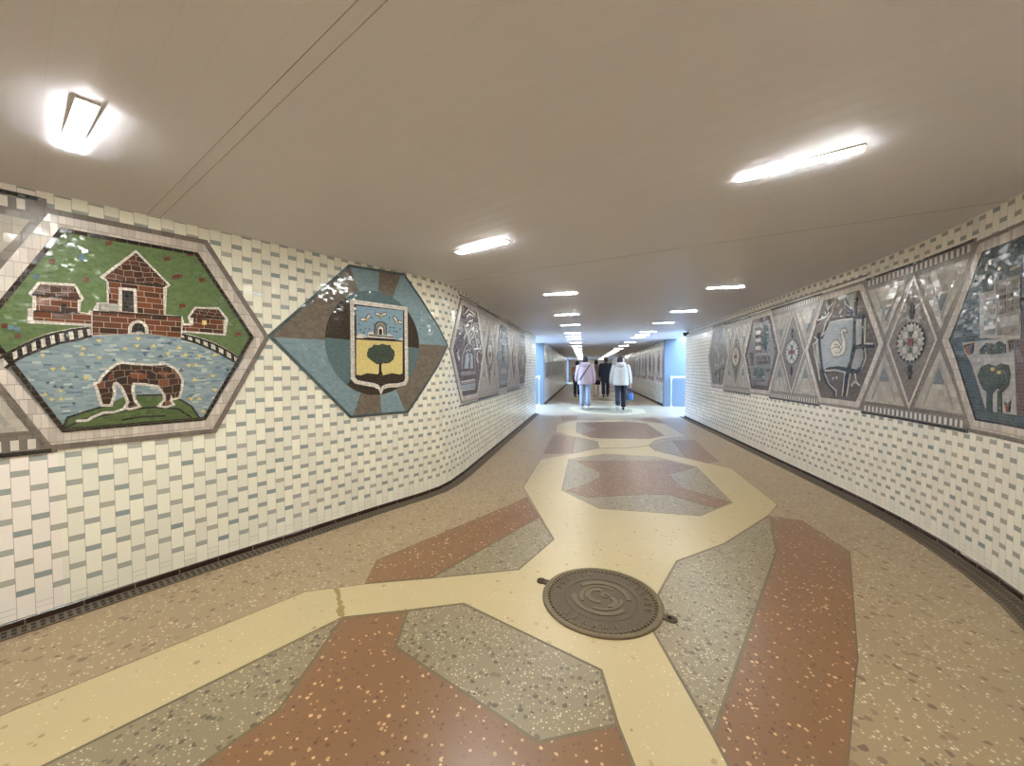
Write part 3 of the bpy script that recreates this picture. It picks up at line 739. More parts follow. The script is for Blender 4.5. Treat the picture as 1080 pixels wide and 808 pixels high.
# --- coat of arms
m = Mural(WL, 'coat_of_arms_mosaic', (10.1, 1.5), 'blue and taupe hexagonal mosaic with a shield of three bees and a tree', GM)
H = m.px(e3([(190, 455), (505, 180), (720, 215), (890, 495), (735, 755), (510, 775)]))
C0 = m.px(e3([(612, 482)]))[0]
m.part('edge', annulus(off(H, -.022), H), MT['embedge'], 3, 'dark teal edging', split=False)
Hp = off(H, -.02)
def tow(p): return m.px(e3([p]))[0]
top1, top2 = tow((622, 198)), tow((708, 216)); rmid = tow((888, 495)); lmid = tow((194, 462))
b1, b2, b3 = tow((735, 752)), tow((632, 764)), tow((520, 774)); tl = tow((507, 182))
r2 = tow((742, 740))
m.part('blue_sector', [[C0, tl, top1], [C0, top2, tow((720, 218)), rmid], [C0, tow((725, 754)), b2], [C0, b3, tow((510, 772)), lmid]], MT['embblue'], 2, 'pale blue rays')
m.part('taupe_sector', [[C0, lmid, tl], [C0, top1, top2], [C0, rmid, tow((737, 752)), tow((725, 754))], [C0, b2, b3]], MT['embbrown'], 2, 'taupe rays')
cc, rx, rz = (C0[0], 1.508), .465, .462
m.part('disc', [circ(cc, rx, rz, 48)], MT['circslate'], 4, 'slate blue disc')
sect = lambda d0, d1: [cc] + [(cc[0] + rx * math.cos(math.radians(d0 + (d1 - d0) * k / 14)), cc[1] + rz * math.sin(math.radians(d0 + (d1 - d0) * k / 14))) for k in range(15)]
m.part('disc_dark_sector', [sect(128, 177), sect(-3, 48), sect(232, 300)], MT['circdark'], 5, 'dark brown sectors of the disc')
sh = [(508, 315), (730, 345), (733, 630), (722, 648), (690, 655), (655, 657), (638, 664), (628, 684), (618, 664), (600, 655), (555, 648), (528, 642), (512, 624)]
S = m.px(e3(sh)); S1 = off(S, -.036); S2 = off(S, -.056)
m.part('shield_frame', annulus(S1, S), MT['white'], 7, 'white shield outline', split=False)
m.part('shield_dark_line', [S1], MT['darkline'], 6)
fb = m.px(e7([(372, 188), (658, 218), (657, 402), (376, 378)]))
m.part('shield_sky', [fb], MT['shieldblue'], 7, 'blue upper half of the shield')
m.part('shield_gold', [m.px(e7([(374, 394), (655, 408), (655, 612), (374, 610)]))], MT['shieldgold'], 7, 'golden lower half of the shield')
m.part('shield_ground', [m.px(e7([(374, 606), (400, 612), (440, 598), (500, 604), (530, 612), (590, 598), (640, 606), (656, 598), (654, 640), (640, 650), (570, 652), (535, 668), (522, 690), (510, 668), (470, 650), (400, 645), (374, 630)]))], MT['circdark'], 8, 'dark ground under the tree')
m.part('tree_trunk', [m.px(e7([(505, 610), (512, 585), (513, 545), (496, 530), (540, 530), (526, 548), (527, 585), (536, 610)]))], MT['darkline'], 8, 'dark tree trunk')
m.part('tree_crown', [m.px(e7(p)) for p in ([(438, 478), (448, 448), (470, 438), (478, 424), (510, 428), (530, 418), (560, 428), (578, 426), (588, 448), (605, 462), (606, 490), (598, 516), (575, 535), (548, 540), (520, 536), (500, 545), (478, 530), (455, 512), (440, 500)],)], MT['treegreen'], 9, 'dark green round tree crown')
m.part('cloud', [m.px(e7(p)) for p in ([(374, 372), (392, 358), (430, 368), (440, 380), (400, 388), (376, 386)], [(632, 396), (640, 384), (656, 384), (657, 402)])], MT['white'], 8, 'white hills')
m.part('plinth', [m.px(e7([(442, 384), (446, 352), (470, 346), (482, 360), (560, 368), (572, 360), (596, 372), (612, 394)]))], MT['white'], 8, 'white plinth of the gate')
m.stroke('plinth_line', [m.px(e7([(376, 388), (520, 392), (655, 404)])), m.px(e7([(442, 384), (612, 394)])), m.px(e7([(450, 366), (600, 380)]))], .009, MT['darkline'], 9)
def arch(x, y, w, h): return [(x - w, y + h)] + [(x + w * math.cos(t), y - w * math.sin(t) * 1.0) for t in [PI - PI * k / 8 for k in range(9)]] + [(x + w, y + h)]
m.part('gate_arch', [m.px(e7(arch(519, 318, 34, 46)))], MT['greyblock'], 9, 'pale stone gate')
m.part('gate_arch_light', [m.px(e7(arch(519, 330, 20, 34)))], MT['white'], 10)
m.part('gate_opening', [m.px(e7(arch(519, 338, 9, 26)))], MT['darkline'], 11, 'dark gate opening')
m.stroke('gate_outline', [m.px(e7(arch(519, 318, 34, 46))), m.px(e7(arch(519, 330, 20, 34)))], .007, MT['darkline'], 11)
for bx, by, ang in ((434, 268, -.5), (522, 246, 0), (622, 284, .6)):
    ca, sa = math.cos(ang), math.sin(ang)
    R2 = lambda L: m.px(e7([(bx + x * ca - y * sa, by + x * sa + y * ca) for x, y in L]))
    ell = lambda x, y, a, b, r: [(x + a * math.cos(t) * math.cos(r) - b * math.sin(t) * math.sin(r), y + a * math.cos(t) * math.sin(r) + b * math.sin(t) * math.cos(r)) for t in [2 * PI * k / 12 for k in range(12)]]
    m.part('bee_wing_outline', [R2(ell(-18, -6, 21, 11, .35)), R2(ell(18, -6, 21, 11, -.35))], MT['darkline'], 8)
    m.part('bee_wing', [R2(ell(-18, -6, 17, 7, .35)), R2(ell(18, -6, 17, 7, -.35))], MT['white'], 9, 'white wings of a bee')
    m.part('bee_body', [R2(ell(0, 6, 7, 17, 0))], MT['darkline'], 9, 'dark bee body')
    m.part('bee_stripe', [R2(ell(0, 4, 6, 4, 0)), R2(ell(0, 14, 5, 4, 0))], MT['yellow'], 10, 'yellow bee stripes')
dots = [(400, 335), (430, 325), (420, 350), (455, 330), (470, 262), (480, 300), (575, 262), (580, 320), (600, 322), (620, 345), (560, 300), (640, 330), (390, 300), (575, 345), (605, 345)]
m.part('dot', [m.px(e7([(x - 4, y - 3), (x + 4, y - 2), (x + 3, y + 4), (x - 4, y + 3)])) for x, y in dots], MT['darkline'], 8)
m.part('pale_chip', [m.px(e7([(x - 14, y - 16), (x - 4, y - 20), (x + 18, y + 10), (x + 8, y + 16)])) for x, y in ((58, 440), (172, 524))], MT['lake'], 3, 'lighter replaced tesserae')

# --- left series beyond the bend
l6 = lambda pts: Q(470, 305, 7.022, pts)
m = hexpanel(WL, hexpts(11.73, .60, .30), 'church_mosaic', (11.73, 1.5), 'tall maroon hexagonal mosaic with a white-columned pointed arch, right after the shield mosaic', GM, 'hexred', 'hexdark')
m.part('arch', [m.px(l6([(112, 598), (120, 480), (140, 430), (166, 400), (192, 420), (208, 455), (212, 594)]))], MT['hexdark'], 4, 'dark pointed arch')
m.part('column', [m.px(l6(p)) for p in ([(130, 588), (146, 478), (166, 474), (160, 588)], [(176, 588), (180, 480), (194, 488), (198, 586)])], MT['lake'], 5, 'pale columns')
m.stroke('arch_edge', [m.px(l6([(112, 598), (120, 480), (140, 430), (166, 400), (192, 420), (208, 455), (212, 594)]))], .02, MT['palegrey'], 6)
m.part('step', [m.px(l6(p)) for p in ([(108, 612), (216, 606), (216, 632), (108, 640)], [(106, 690), (212, 672), (212, 690), (106, 706)])], MT['greyblock'], 5, 'grey steps')
m.part('water', [m.px(l6([(104, 712), (214, 694), (212, 735), (106, 745)]))], MT['lake'], 4, 'pale water below the steps')
m.part('white_step', [m.px(l6(p)) for p in ([(108, 682), (210, 664), (210, 672), (108, 690)], [(108, 748), (212, 736), (212, 742), (108, 755)], [(206, 438), (244, 432), (244, 446), (206, 452)])], MT['white'], 6, 'white step edges')
tw = [[(165, 395), (160, 340), (140, 300), (132, 260)], [(160, 340), (185, 290), (182, 240)], [(165, 395), (200, 350), (215, 300)], [(150, 320), (140, 340), (132, 370)], [(185, 290), (210, 330), (230, 430)], [(140, 180), (165, 150), (180, 165), (215, 190)], [(150, 205), (170, 185), (200, 200)], [(88, 450), (84, 500), (96, 530)], [(78, 470), (100, 520)], [(232, 470), (226, 520), (238, 545)]]
m.stroke('twig', [m.px(l6(L)) for L in tw], .022, MT['paleline'], 5, 'pale bare twigs')
ornament(WL, 12.70, 'pale diamond ornament mosaic between the arch mosaic and the steel-blue mosaic', GD, MT['bay'])
m = hexpanel(WL, hexpts(13.68, .58, .30), 'fountain_mosaic', (13.68, 1.5), 'steel-blue hexagonal mosaic with a dark centre flower, middle of the left row', GM, 'hexblue', 'hexdark')
m.part('water', [[(13.40, .98), (13.96, .98), (14.10, 1.25), (13.26, 1.25)]], MT['trigrey'], 4)
m.part('white_drop', [circ((13.5 + .09 * k, 1.22 + .04 * (k % 2)), .03, n=8) for k in range(5)], MT['white'], 5, 'white drops')
m.part('flower', [[(13.68 + (.16 if k % 2 else .06) * math.cos(2 * PI * k / 16), 1.55 + (.16 if k % 2 else .06) * math.sin(2 * PI * k / 16)) for k in range(16)]], MT['darkline'], 5, 'dark flower')
m.part('pale_step', [[(13.42, 1.02), (13.94, 1.02), (13.94, 1.07), (13.42, 1.07)]], MT['lake'], 5)
m.part('dark_top', [[(13.41, 2.0), (13.95, 2.0), (14.0, 1.88), (13.36, 1.88)]], MT['hexdark'], 4)
ornament(WL, 14.65, 'pale diamond ornament mosaic between the steel-blue mosaic and the last brown one', GD, MT['bay'])
m = hexpanel(WL, hexpts(15.6, .58, .30), 'brown_mosaic', (15.6, 1.5), 'brownish-grey hexagonal mosaic nearest the blue-lit stairs on the left wall', GM, 'hexdark', 'hexdark')
m.part('bird', [[(15.35, 1.3), (15.6, 1.2), (15.9, 1.35), (15.7, 1.45), (15.62, 1.8), (15.5, 1.45)]], MT['diam'], 4)
m.stroke('line', [[(15.2, 1.5), (15.5, 1.75), (15.9, 1.6)], [(15.3, 1.1), (15.6, 1.15), (15.9, 1.05)]], .025, MT['palegrey'], 5)
bm = bmesh.new(); WL.strip(bm, 11.34, 16.05, [(.0, 2.135), (.012, 2.135), (.012, 2.155), (.0, 2.155)])
struct(fin('trim_1', bm, MT['greyband']))
bm = bmesh.new(); WL.strip(bm, 11.34, 16.05, [(.0, .835), (.012, .835), (.012, .855), (.0, .855)])
struct(fin('trim_2', bm, MT['greyband']))

# --- right wall, from the stairs towards us
r1 = lambda pts: Q(740, 310, 7.35, pts)
m = hexpanel(WR, hexpts(2.55, .55, .30, .97, 2.08), 'twig_mosaic', (2.55, 1.5), 'dark grey hexagonal mosaic of pale branches, nearest the stairs on the right wall', GM, 'hexgrey', 'hexgrey')
tw = [[(135, 650), (130, 560), (135, 470), (128, 400), (140, 340)], [(135, 470), (110, 430), (100, 400)], [(133, 500), (160, 450), (165, 410)], [(130, 560), (112, 540), (104, 500)], [(120, 590), (150, 545), (185, 525)], [(108, 420), (122, 400)], [(140, 340), (150, 320)]]
m.stroke('branch', [m.px(r1(L)) for L in tw], .03, MT['palegrey'], 4, 'pale branches')
m.stroke('dark_branch', [m.px(r1([(105, 630), (120, 600), (155, 580), (185, 575)])), m.px(r1([(142, 690), (142, 590)]))], .03, MT['hexdark'], 5, 'dark branch')
m.part('leaf', [blob(m.px(r1([p]))[0], (.05, .04), 10, 3, .3) for p in ((118, 430), (130, 470), (170, 515), (112, 555), (150, 400), (128, 360))], MT['palegrey'], 5, 'pale leaves')
ornament(WR, 3.50, 'pale diamond ornament mosaic between the branch mosaic and the striped-flag mosaic', GD)
m = hexpanel(WR, hexpts(4.45, .56, .30, .96, 2.06), 'striped_flag_mosaic', (4.45, 1.5), 'grey hexagonal mosaic in a dark brown border with a striped column and trees', GM, 'hexgrey', 'brownband', .07)
m.part('brown_square', [m.px(r1(p)) for p in ([(425, 268), (463, 262), (463, 280), (425, 286)], [(425, 318), (463, 314), (463, 342), (425, 346)], [(425, 374), (463, 372), (463, 402), (425, 406)], [(425, 436), (463, 434), (463, 456), (425, 458)])], MT['brownband'], 5, 'brown stripes of the column')
m.part('white_square', [m.px(r1(p)) for p in ([(426, 286), (463, 280), (463, 314), (426, 318)], [(426, 346), (463, 342), (463, 372), (426, 374)], [(426, 406), (463, 402), (463, 434), (426, 436)])], MT['white'], 5, 'white stripes of the column')
m.part('tree', [blob(m.px(r1([(495, 335)]))[0], (.12, .19), 18, 6, .1), m.px(r1([(500, 370), (510, 370), (508, 450), (503, 450)]))], MT['dgreen'], 4, 'dark green tree')
m.part('brown_bar', [m.px(r1(p)) for p in ([(432, 488), (530, 486), (530, 506), (432, 508)], [(432, 522), (530, 520), (530, 544), (432, 544)], [(505, 582), (538, 580), (538, 602), (505, 604)], [(408, 664), (490, 664), (490, 680), (408, 678)])], MT['brownband'], 5, 'brown bars')
m.part('dark_pillar', [m.px(r1([(374, 456), (404, 456), (404, 552), (414, 552), (414, 562), (378, 560), (380, 552), (386, 552)]))], MT['hexdark'], 5, 'dark pillar')
m.part('bush', [blob(m.px(r1([(446, 612)]))[0], (.19, .085), 20, 7, .12)], MT['dgreen'], 4, 'dark green bush')
m.stroke('pale_line', [m.px(r1(L)) for L in ([(415, 250), (418, 470), (545, 464), (545, 570)], [(375, 565), (430, 558)], [(405, 650), (420, 640), (490, 645), (500, 660)], [(405, 260), (452, 248)])], .018, MT['palegrey'], 4)
ornament(WR, 5.38, 'pale diamond ornament mosaic between the striped-column mosaic and the swan mosaic', GD)

m = hexpanel(WR, hexpts(6.32, .58, .295, .955, 2.05), 'swan_mosaic', (6.32, 1.5), 'hexagonal mosaic of a white swan on a pale lake ringed by dark paths', GM, 'hexdark', 'hexdark', .012)
s4 = lambda pts: m.px(Q(845, 290, 5.389, pts))
m.part('lake', [s4([(118, 355), (135, 320), (170, 265), (240, 250), (310, 243), (300, 420), (280, 520), (265, 545), (210, 530), (160, 535), (130, 545), (120, 480), (112, 410)])], MT['lake'], 3, 'pale grey-blue lake')
m.part('plot', [s4(p) for p in ([(85, 375), (110, 375), (118, 520), (105, 550), (92, 500)], [(312, 245), (352, 245), (352, 400), (318, 405)], [(320, 415), (362, 412), (365, 470), (345, 530), (310, 548), (285, 540)], [(258, 120), (318, 92), (308, 205), (290, 190)])], MT['palegrey'], 3, 'pale plots beside the lake')
m.stroke('dark_path', [s4(L) for L in ([(120, 360), (165, 262), (230, 245), (305, 238), (365, 238)], [(105, 330), (112, 420), (122, 520), (128, 560), (150, 610), (195, 660), (195, 690)], [(128, 560), (160, 535), (215, 530), (270, 540), (320, 550), (350, 530), (368, 470), (362, 410)], [(320, 130), (310, 240), (305, 400), (290, 490), (268, 545), (245, 690)], [(360, 238), (358, 395)], [(300, 415), (350, 405), (420, 402)], [(155, 150), (165, 190), (120, 240), (95, 270)], [(258, 180), (305, 215)])], .042, MT['darkline'], 4, 'dark winding paths')
m.stroke('pale_path', [s4(L) for L in ([(210, 135), (185, 210), (150, 260), (130, 330), (118, 350)], [(150, 155), (158, 200), (195, 150)], [(100, 260), (150, 235), (165, 210)], [(118, 350), (150, 320), (168, 270), (235, 255), (303, 248)], [(140, 560), (165, 620), (205, 660), (205, 690)], [(255, 550), (240, 690)], [(285, 560), (265, 690)], [(140, 545), (200, 540), (262, 555)], [(250, 140), (262, 170), (300, 195)], [(300, 150), (285, 185)], [(80, 350), (100, 372), (75, 395), (82, 450), (100, 530), (112, 600)], [(312, 560), (320, 610), (340, 630)], [(370, 245), (368, 390), (420, 392)], [(370, 415), (375, 470), (352, 540)])], .016, MT['paleline'], 5, 'pale lines along the paths')
m.part('swan_outline', [off(s4([(176, 398), (190, 378), (212, 374), (228, 400), (236, 405), (243, 380), (236, 350), (232, 325), (240, 308), (256, 306), (264, 322), (256, 326), (248, 318), (243, 328), (250, 352), (260, 385), (258, 420), (244, 448), (222, 460), (190, 462), (184, 448), (176, 435)]), .016)], MT['hexgrey'], 4)
m.part('swan', [s4([(176, 398), (190, 378), (212, 374), (228, 400), (236, 405), (243, 380), (236, 350), (232, 325), (240, 308), (256, 306), (264, 322), (256, 326), (248, 318), (243, 328), (250, 352), (260, 385), (258, 420), (244, 448), (222, 460), (190, 462), (184, 448), (176, 435)])], MT['white'], 5, 'white swan')
m.stroke('swan_feather', [s4([(180, 420), (200, 408), (222, 412), (236, 425)]), s4([(200, 445), (225, 440), (240, 420), (240, 405)]), s4([(195, 395), (215, 398), (228, 410)])], .010, MT['hexgrey'], 6)
m.part('white_bud', [circ(s4([p])[0], .018, n=8) for p in ((188, 588), (208, 585), (232, 205), (228, 215), (295, 625), (308, 610))], MT['facade'], 5, 'pale buds')
ornament(WR, 7.30, 'large pale diamond ornament mosaic between the swan mosaic and the building mosaic', GD)

m = hexpanel(WR, hexpts(8.28, .58, .29, .945, 2.03), 'building_mosaic', (8.28, 1.5), 'dark teal hexagonal mosaic of pale buildings, cut by the right photo edge', GM, 'night', 'darkline', .012)
s5 = lambda pts: m.px(Q(1000, 230, 3.513, pts))
m.part('low_block', [s5([(124, 285), (186, 272), (190, 432), (126, 436)])], MT['facade'], 4, 'pale low block')
m.part('tall_block', [s5([(184, 240), (276, 215), (282, 440), (190, 432)])], MT['diam'], 4, 'taupe tall block')
m.part('tall_block_window', [s5([(200 + 28 * i, 262 + 26 * j - 6 * i), (222 + 28 * i, 256 + 26 * j - 6 * i), (222 + 28 * i, 272 + 26 * j - 6 * i), (200 + 28 * i, 278 + 26 * j - 6 * i)]) for i in range(3) for j in range(4)], MT['hexdark'], 5, 'dark window panes')
m.part('low_block_window', [s5([(142, 305 + 37 * j), (182, 298 + 37 * j), (182, 318 + 37 * j), (142, 325 + 37 * j)]) for j in range(4)], MT['trigrey'], 5, 'grey window bands')
m.part('balcony', [s5([(200, 372), (274, 356), (276, 396), (202, 404)])], MT['facade'], 5, 'pale balcony')
m.stroke('roof_line', [s5([(124, 285), (186, 272), (184, 240), (276, 215)]), s5([(240, 190), (280, 175)]), s5([(126, 438), (280, 442)])], .02, MT['palegrey'], 6)
m.part('pale_plot', [s5([(60, 462), (250, 442), (262, 730), (148, 715), (92, 540), (66, 490)])], MT['facade'], 3, 'pale ground with trees')
m.part('tree', [s5([(118, 580), (132, 550), (160, 540), (186, 550), (205, 538), (232, 545), (240, 580), (232, 620), (210, 645), (190, 630), (170, 655), (140, 635), (126, 610)]), s5([(152, 640), (172, 648), (172, 720), (150, 716)]), s5([(192, 640), (206, 640), (210, 724), (192, 720)]), s5([(124, 490), (150, 462), (180, 466), (200, 455), (222, 470), (222, 500), (180, 505), (126, 504)])], MT['treegreen'], 5, 'dark green trees')
m.part('brown_bush', [s5([(66, 470), (104, 462), (100, 500), (84, 508), (72, 495)]), s5([(230, 452), (250, 450), (250, 485), (238, 495)]), s5([(218, 682), (232, 690), (242, 676), (238, 720), (226, 722)])], MT['horse'], 5, 'dark brown bushes')
m.part('brown_wall', [s5([(262, 450), (300, 446), (310, 740), (266, 730)])], MT['hexred'], 4, 'maroon wall')
m.part('star', [circ(s5([p])[0], .014, n=6) for p in ((166, 165), (200, 186), (168, 220), (142, 218), (150, 188))], MT['white'], 5, 'small pale dots')
m.part('yellow_leaf', [circ(s5([p])[0], .018, .012, 6) for p in ((175, 560), (200, 572))], MT['yellow'], 6)
bm = bmesh.new(); WR.strip(bm, 2.2, 6.7, [(.0, 2.165), (.010, 2.165), (.010, 2.18), (.0, 2.18)])
struct(fin('trim_3', bm, MT['greyband']))

# --- beyond the side stairs
gl = 'mosaics beyond the stairs'
for i, c in enumerate((1.3, 3.3, 5.3, 7.3, 9.3, 11.3, 13.3)):
    lab = ['first', 'second', 'third', 'fourth', 'fifth', 'sixth', 'seventh'][i]
    fld = ('hexgrey', 'hexdark', 'hexblue', 'hexdark', 'hexgrey', 'hexred', 'hexgrey')[i]
    m = hexpanel(WLF, hexpts(c), 'distant_mosaic', (c, 1.5), '%s dark hexagonal mosaic past the stairs on the left wall' % lab, gl, fld, 'hexdark')
    m.part('figure', [blob((c, 1.55), (.2, .28), 18, 4, .3)], MT['palegrey'], 4)
    m.stroke('line', [[(c - .3, 1.2), (c, 1.1), (c + .3, 1.25)]], .03, MT['paleline'], 5)
    ornament(WLF, c + 1.0, 'pale diamond ornament after the %s dark mosaic past the stairs on the left wall' % lab, gl, None, .965, .95, 2.04, i < 2)
for i, c in enumerate((19.0, 17.0, 15.0, 13.0, 11.0, 9.0)):
    lab = ['first', 'second', 'third', 'fourth', 'fifth', 'sixth'][i]
    m = Mural(WRF, 'arabesque_mosaic', (c, 1.5), '%s pale mosaic with red-brown loops past the stairs on the right wall' % lab, gl)
    m.part('pale_field', [[(c - .9, .75), (c + .9, .75), (c + .9, 2.05), (c - .9, 2.05)]], MT['ivory'], 1, 'pale field')
    m.stroke('loop', [circ((c + .45, 1.45), .22, .52, 22), circ((c - .35, 1.5), .26, .46, 22)], .035, MT['pinkline'], 3, 'red-brown oval loops', closed=True)
    m.part('oval', [circ((c - .35, 1.5), .17, .36, 20)], MT['pinkline'], 3, 'red-brown filled oval')
    m.part('grey_oval', [circ((c + .45, 1.45), .13, .40, 20)], MT['palegrey'], 3, 'grey oval')
    m.stroke('scroll', [[(c + .85, 1.7), (c + .75, 1.45), (c + .72, 1.0), (c + .6, .85), (c + .45, .8), (c + .3, .95), (c + .1, .8), (c - .1, .98), (c - .35, .82), (c - .6, .98), (c - .85, .85)]], .05, MT['pinkline'], 4, 'red-brown scroll along the bottom')
# ------------------------------------------------------------------ side passages with stairs up to daylight
def passage(xs, y0, y1, sgn, tagname):
    """passage leaving the tunnel at x = xs towards sgn, open to the sky past the first metre"""
    xo = xs + sgn * 7.4
    a, b = (xs, xo) if sgn > 0 else (xo, xs)
    bm = bmesh.new(); add_box(bm, ((a + b) / 2, y1 + 0.1, 1.5), (b - a, 0.2, 3.04)); struct(fin('wall_%s_stairs_far' % tagname, bm, MT['passage']))
    bm = bmesh.new(); add_box(bm, ((a + b) / 2 + sgn * 0.03, y0 - 0.1, 1.5), (b - a, 0.2, 3.04)); struct(fin('wall_%s_stairs_near' % tagname, bm, MT['passage']))
    st = empty('staircase', (xs + sgn * 1.7, (y0 + y1) / 2, 0))
    tag(st, 'stone stairs leading up to daylight in the %s side passage' % tagname.replace('_', ' '), 'stairs')
    for k in range(13):
        bm = bmesh.new(); h = 0.16 * (k + 1)
        add_box(bm, (sgn * (0.15 + 0.32 * k), 0, h / 2), (0.34, y1 - y0 - 0.03, h), 0, 0.008)
        fin('step', bm, MT['stairstone'], st)
    ld = bpy.data.lights.new('sky_opening', 'AREA'); ld.shape = 'RECTANGLE'; ld.size = 6.0; ld.size_y = y1 - y0; ld.cycles.is_portal = True
    lo = bpy.data.objects.new('sky_opening', ld); COL.objects.link(lo); lo.location = (xs + sgn * 4.0, (y0 + y1) / 2, 3.0)
passage(-1.40, Y0, Y1, -1, 'left')
passage(2.70, Y0, Y1, 1, 'right')
passage(-1.42, Y2, Y3, -1, 'distant_left')

wd = bpy.data.worlds.new('sky'); SC.world = wd; wd.use_nodes = True
bg = wd.node_tree.nodes['Background']; bg.inputs[0].default_value = (0.29, 0.52, 1.0, 1); bg.inputs[1].default_value = 44.0

# handrails at the stairs
def handrail(x, sgn, label, y):
    r = empty('handrail', (x, y, 0)); tag(r, label, 'handrail', 'stair handrails')
    bm = bmesh.new(); add_tube(bm, smooth_path([(0, 0, 0.0), (0, 0, 0.5), (0, 0, 0.98)], 1), 0.022, 14); fin('post', bm, MT['steel'], r, True)
    bm = bmesh.new(); add_tube(bm, smooth_path([(0, 0, 0.96), (sgn * 0.05, 0, 1.0), (sgn * 0.9, 0, 1.0), (sgn * 1.5, 0, 1.0), (sgn * 4.5, 0, 2.6)], 2), 0.024, 14); fin('rail', bm, MT['steel'], r, True)
    bm = bmesh.new(); bmesh.ops.create_uvsphere(bm, u_segments=14, v_segments=10, radius=0.045); bmesh.ops.translate(bm, vec=(0, 0, 1.0), verts=bm.verts[:]); fin('knob', bm, MT['steel'], r, True)
    bm = bmesh.new(); bmesh.ops.create_cone(bm, cap_ends=True, segments=18, radius1=0.06, radius2=0.05, depth=0.02); bmesh.ops.translate(bm, vec=(0, 0, 0.01), verts=bm.verts[:]); fin('foot_plate', bm, MT['steel'], r)
p = onz(707.5, 429.5); handrail(2.9, 1, 'pale steel handrail at the blue-lit stairs on the right', Y1 - 0.16)
handrail(-1.52, -1, 'pale steel handrail post at the blue-lit stairs on the left', Y1 - 0.45)

# security cameras
def security_camera(loc, face, mat, label):
    r = empty('security_camera', loc); tag(r, label, 'security camera', 'security cameras')
    bm = bmesh.new(); add_box(bm, (0, 0, 0), (0.05, 0.05, 0.06), 0, 0.006); add_tube(bm, [(0, 0, 0), Vector(face) * 0.10], 0.014, 10); fin('bracket', bm, mat, r)
    bm = bmesh.new(); add_tube(bm, [Vector(face) * 0.07 + Vector((0, 0.05, -0.005)), Vector(face) * 0.09 + Vector((0, -0.13, -0.05))], [0.038, 0.044], 16); fin('housing', bm, mat, r)
    bm = bmesh.new(); add_tube(bm, [Vector(face) * 0.09 + Vector((0, -0.128, -0.05)), Vector(face) * 0.091 + Vector((0, -0.14, -0.053))], [0.03, 0.028], 16); fin('lens', bm, MT['plasticd'], r)
sc_z = CAMH + 10.75 * (VY - 351) / F * 1.02
security_camera((2.64, 10.75, 2.20), (-1, 0, 0), MT['plasticd'], 'dark security camera high on the right wall at the stairs')
security_camera((-1.40, 14.15, 2.10), (1, 0, 0), MT['plasticw'], 'white security camera high on the left wall past the stairs')

# ------------------------------------------------------------------ ceiling lights
def make_light(drop, L, mat):
    r = empty('ceiling_light', (0, 0, 0))
    W = 0.046
    bm = bmesh.new()
    for s in (-1, 1):
        add_box(bm, (0, s * (W / 2 + 0.003), 0.0095), (L + 0.012, 0.006, 0.016), 0, 0.001)
        add_box(bm, (s * (L / 2 + 0.003), 0, 0.0095), (0.006, W, 0.016), 0, 0.001)
    fin('frame', bm, MT['lampframe'], r)['label'] = 'white metal rim'
    bm = bmesh.new(); add_box(bm, (0, 0, 0.0095 - drop), (L, W, 0.020), 0, 0.001)
    fin('diffuser', bm, MT[mat], r)['label'] = 'glowing warm white diffuser'
    return r
proto_bend = make_light(0.0018, 0.475, 'lamp'); proto_row = make_light(0.001, 0.50, 'lamp'); proto_far = make_light(0.001, 0.50, 'lampdim'); used = set()
def place_light(x, y, rz, label, group):
    proto = proto_bend if 'row of' not in group else (proto_row if y < 8.0 else proto_far)
    if proto not in used: used.add(proto); o = proto
    else:
        o = proto.copy(); COL.objects.link(o)
        for ch in proto.children:
            c = ch.copy(); COL.objects.link(c); c.parent = o
    o.location = (x, y, zc(x, y) - 0.006 + (0.0045 if 'row of' in group else 0)); o.rotation_euler = (0, 0, rz); tag(o, label, 'ceiling light', group)
rzn = math.atan2(-0.230, 0.483)
nl = onceil(81, 134); n1 = onceil(508, 260.5); r1_ = onceil(840, 173)
place_light(nl.x, nl.y, rzn, 'bright ceiling light seen large above the castle mosaic', 'ceiling lights of the near bend')
place_light(n1.x, n1.y, rzn, 'slanted ceiling light before the start of the left lamp row, above the shield mosaic', 'ceiling lights of the near bend')
place_light(r1_.x, r1_.y, rzn, 'long slanted ceiling light above the swan mosaic', 'ceiling lights of the near bend')
st = Vector((nl.x - n1.x, nl.y - n1.y)); st = -AX * 2.1
for k in range(0, 4):  # unseen lamps added for lighting, continuing both rows behind the camera
    q = Vector((r1_.x, r1_.y)) + st * (k + 1)
    if k < 3: place_light(q.x, q.y, rzn, 'unseen ceiling light added for lighting behind the viewer, right row of the near bend', 'unseen ceiling lights added behind the viewer')
    q = Vector((nl.x, nl.y)) + st * (k + 1)
    if k < 3: place_light(q.x, q.y, rzn, 'unseen ceiling light added for lighting behind the viewer, left row of the near bend', 'unseen ceiling lights added behind the viewer')
ORD = ['first', 'second', 'third', 'fourth', 'fifth', 'sixth', 'seventh', 'eighth', 'ninth', 'tenth', 'eleventh', 'twelfth', 'thirteenth', 'fourteenth', 'fifteenth', 'sixteenth', 'seventeenth', 'eighteenth', 'nineteenth', 'twentieth', 'twenty-first', 'twenty-second']
Lpx = [(586.7, 310.2), (594.6, 332.1), (598.8, 342.9), (601.5, 351.4), (603.2, 354.8), (604, 357.6), (605, 361.6), (606.2, 365.4), (607, 368.3), (607.8, 370.5)]
Rpx = [(759.3, 303.5), (717.8, 328.5), (696.5, 340.8), (682.2, 350), (675.5, 353.5), (671.2, 356.2), (664.5, 361), (658.5, 364.6), (653.2, 367.8), (649.8, 370)]
LR = [onceil(*p) for p in Lpx]; RR = [onceil(*p) for p in Rpx]
lx = sum(p.x for p in LR[:4]) / 4; rx_ = sum(p.x for p in RR[:4]) / 4
ys = [p.y for p in LR]
while ys[-1] < 39: ys.append(ys[-1] + 2.1)
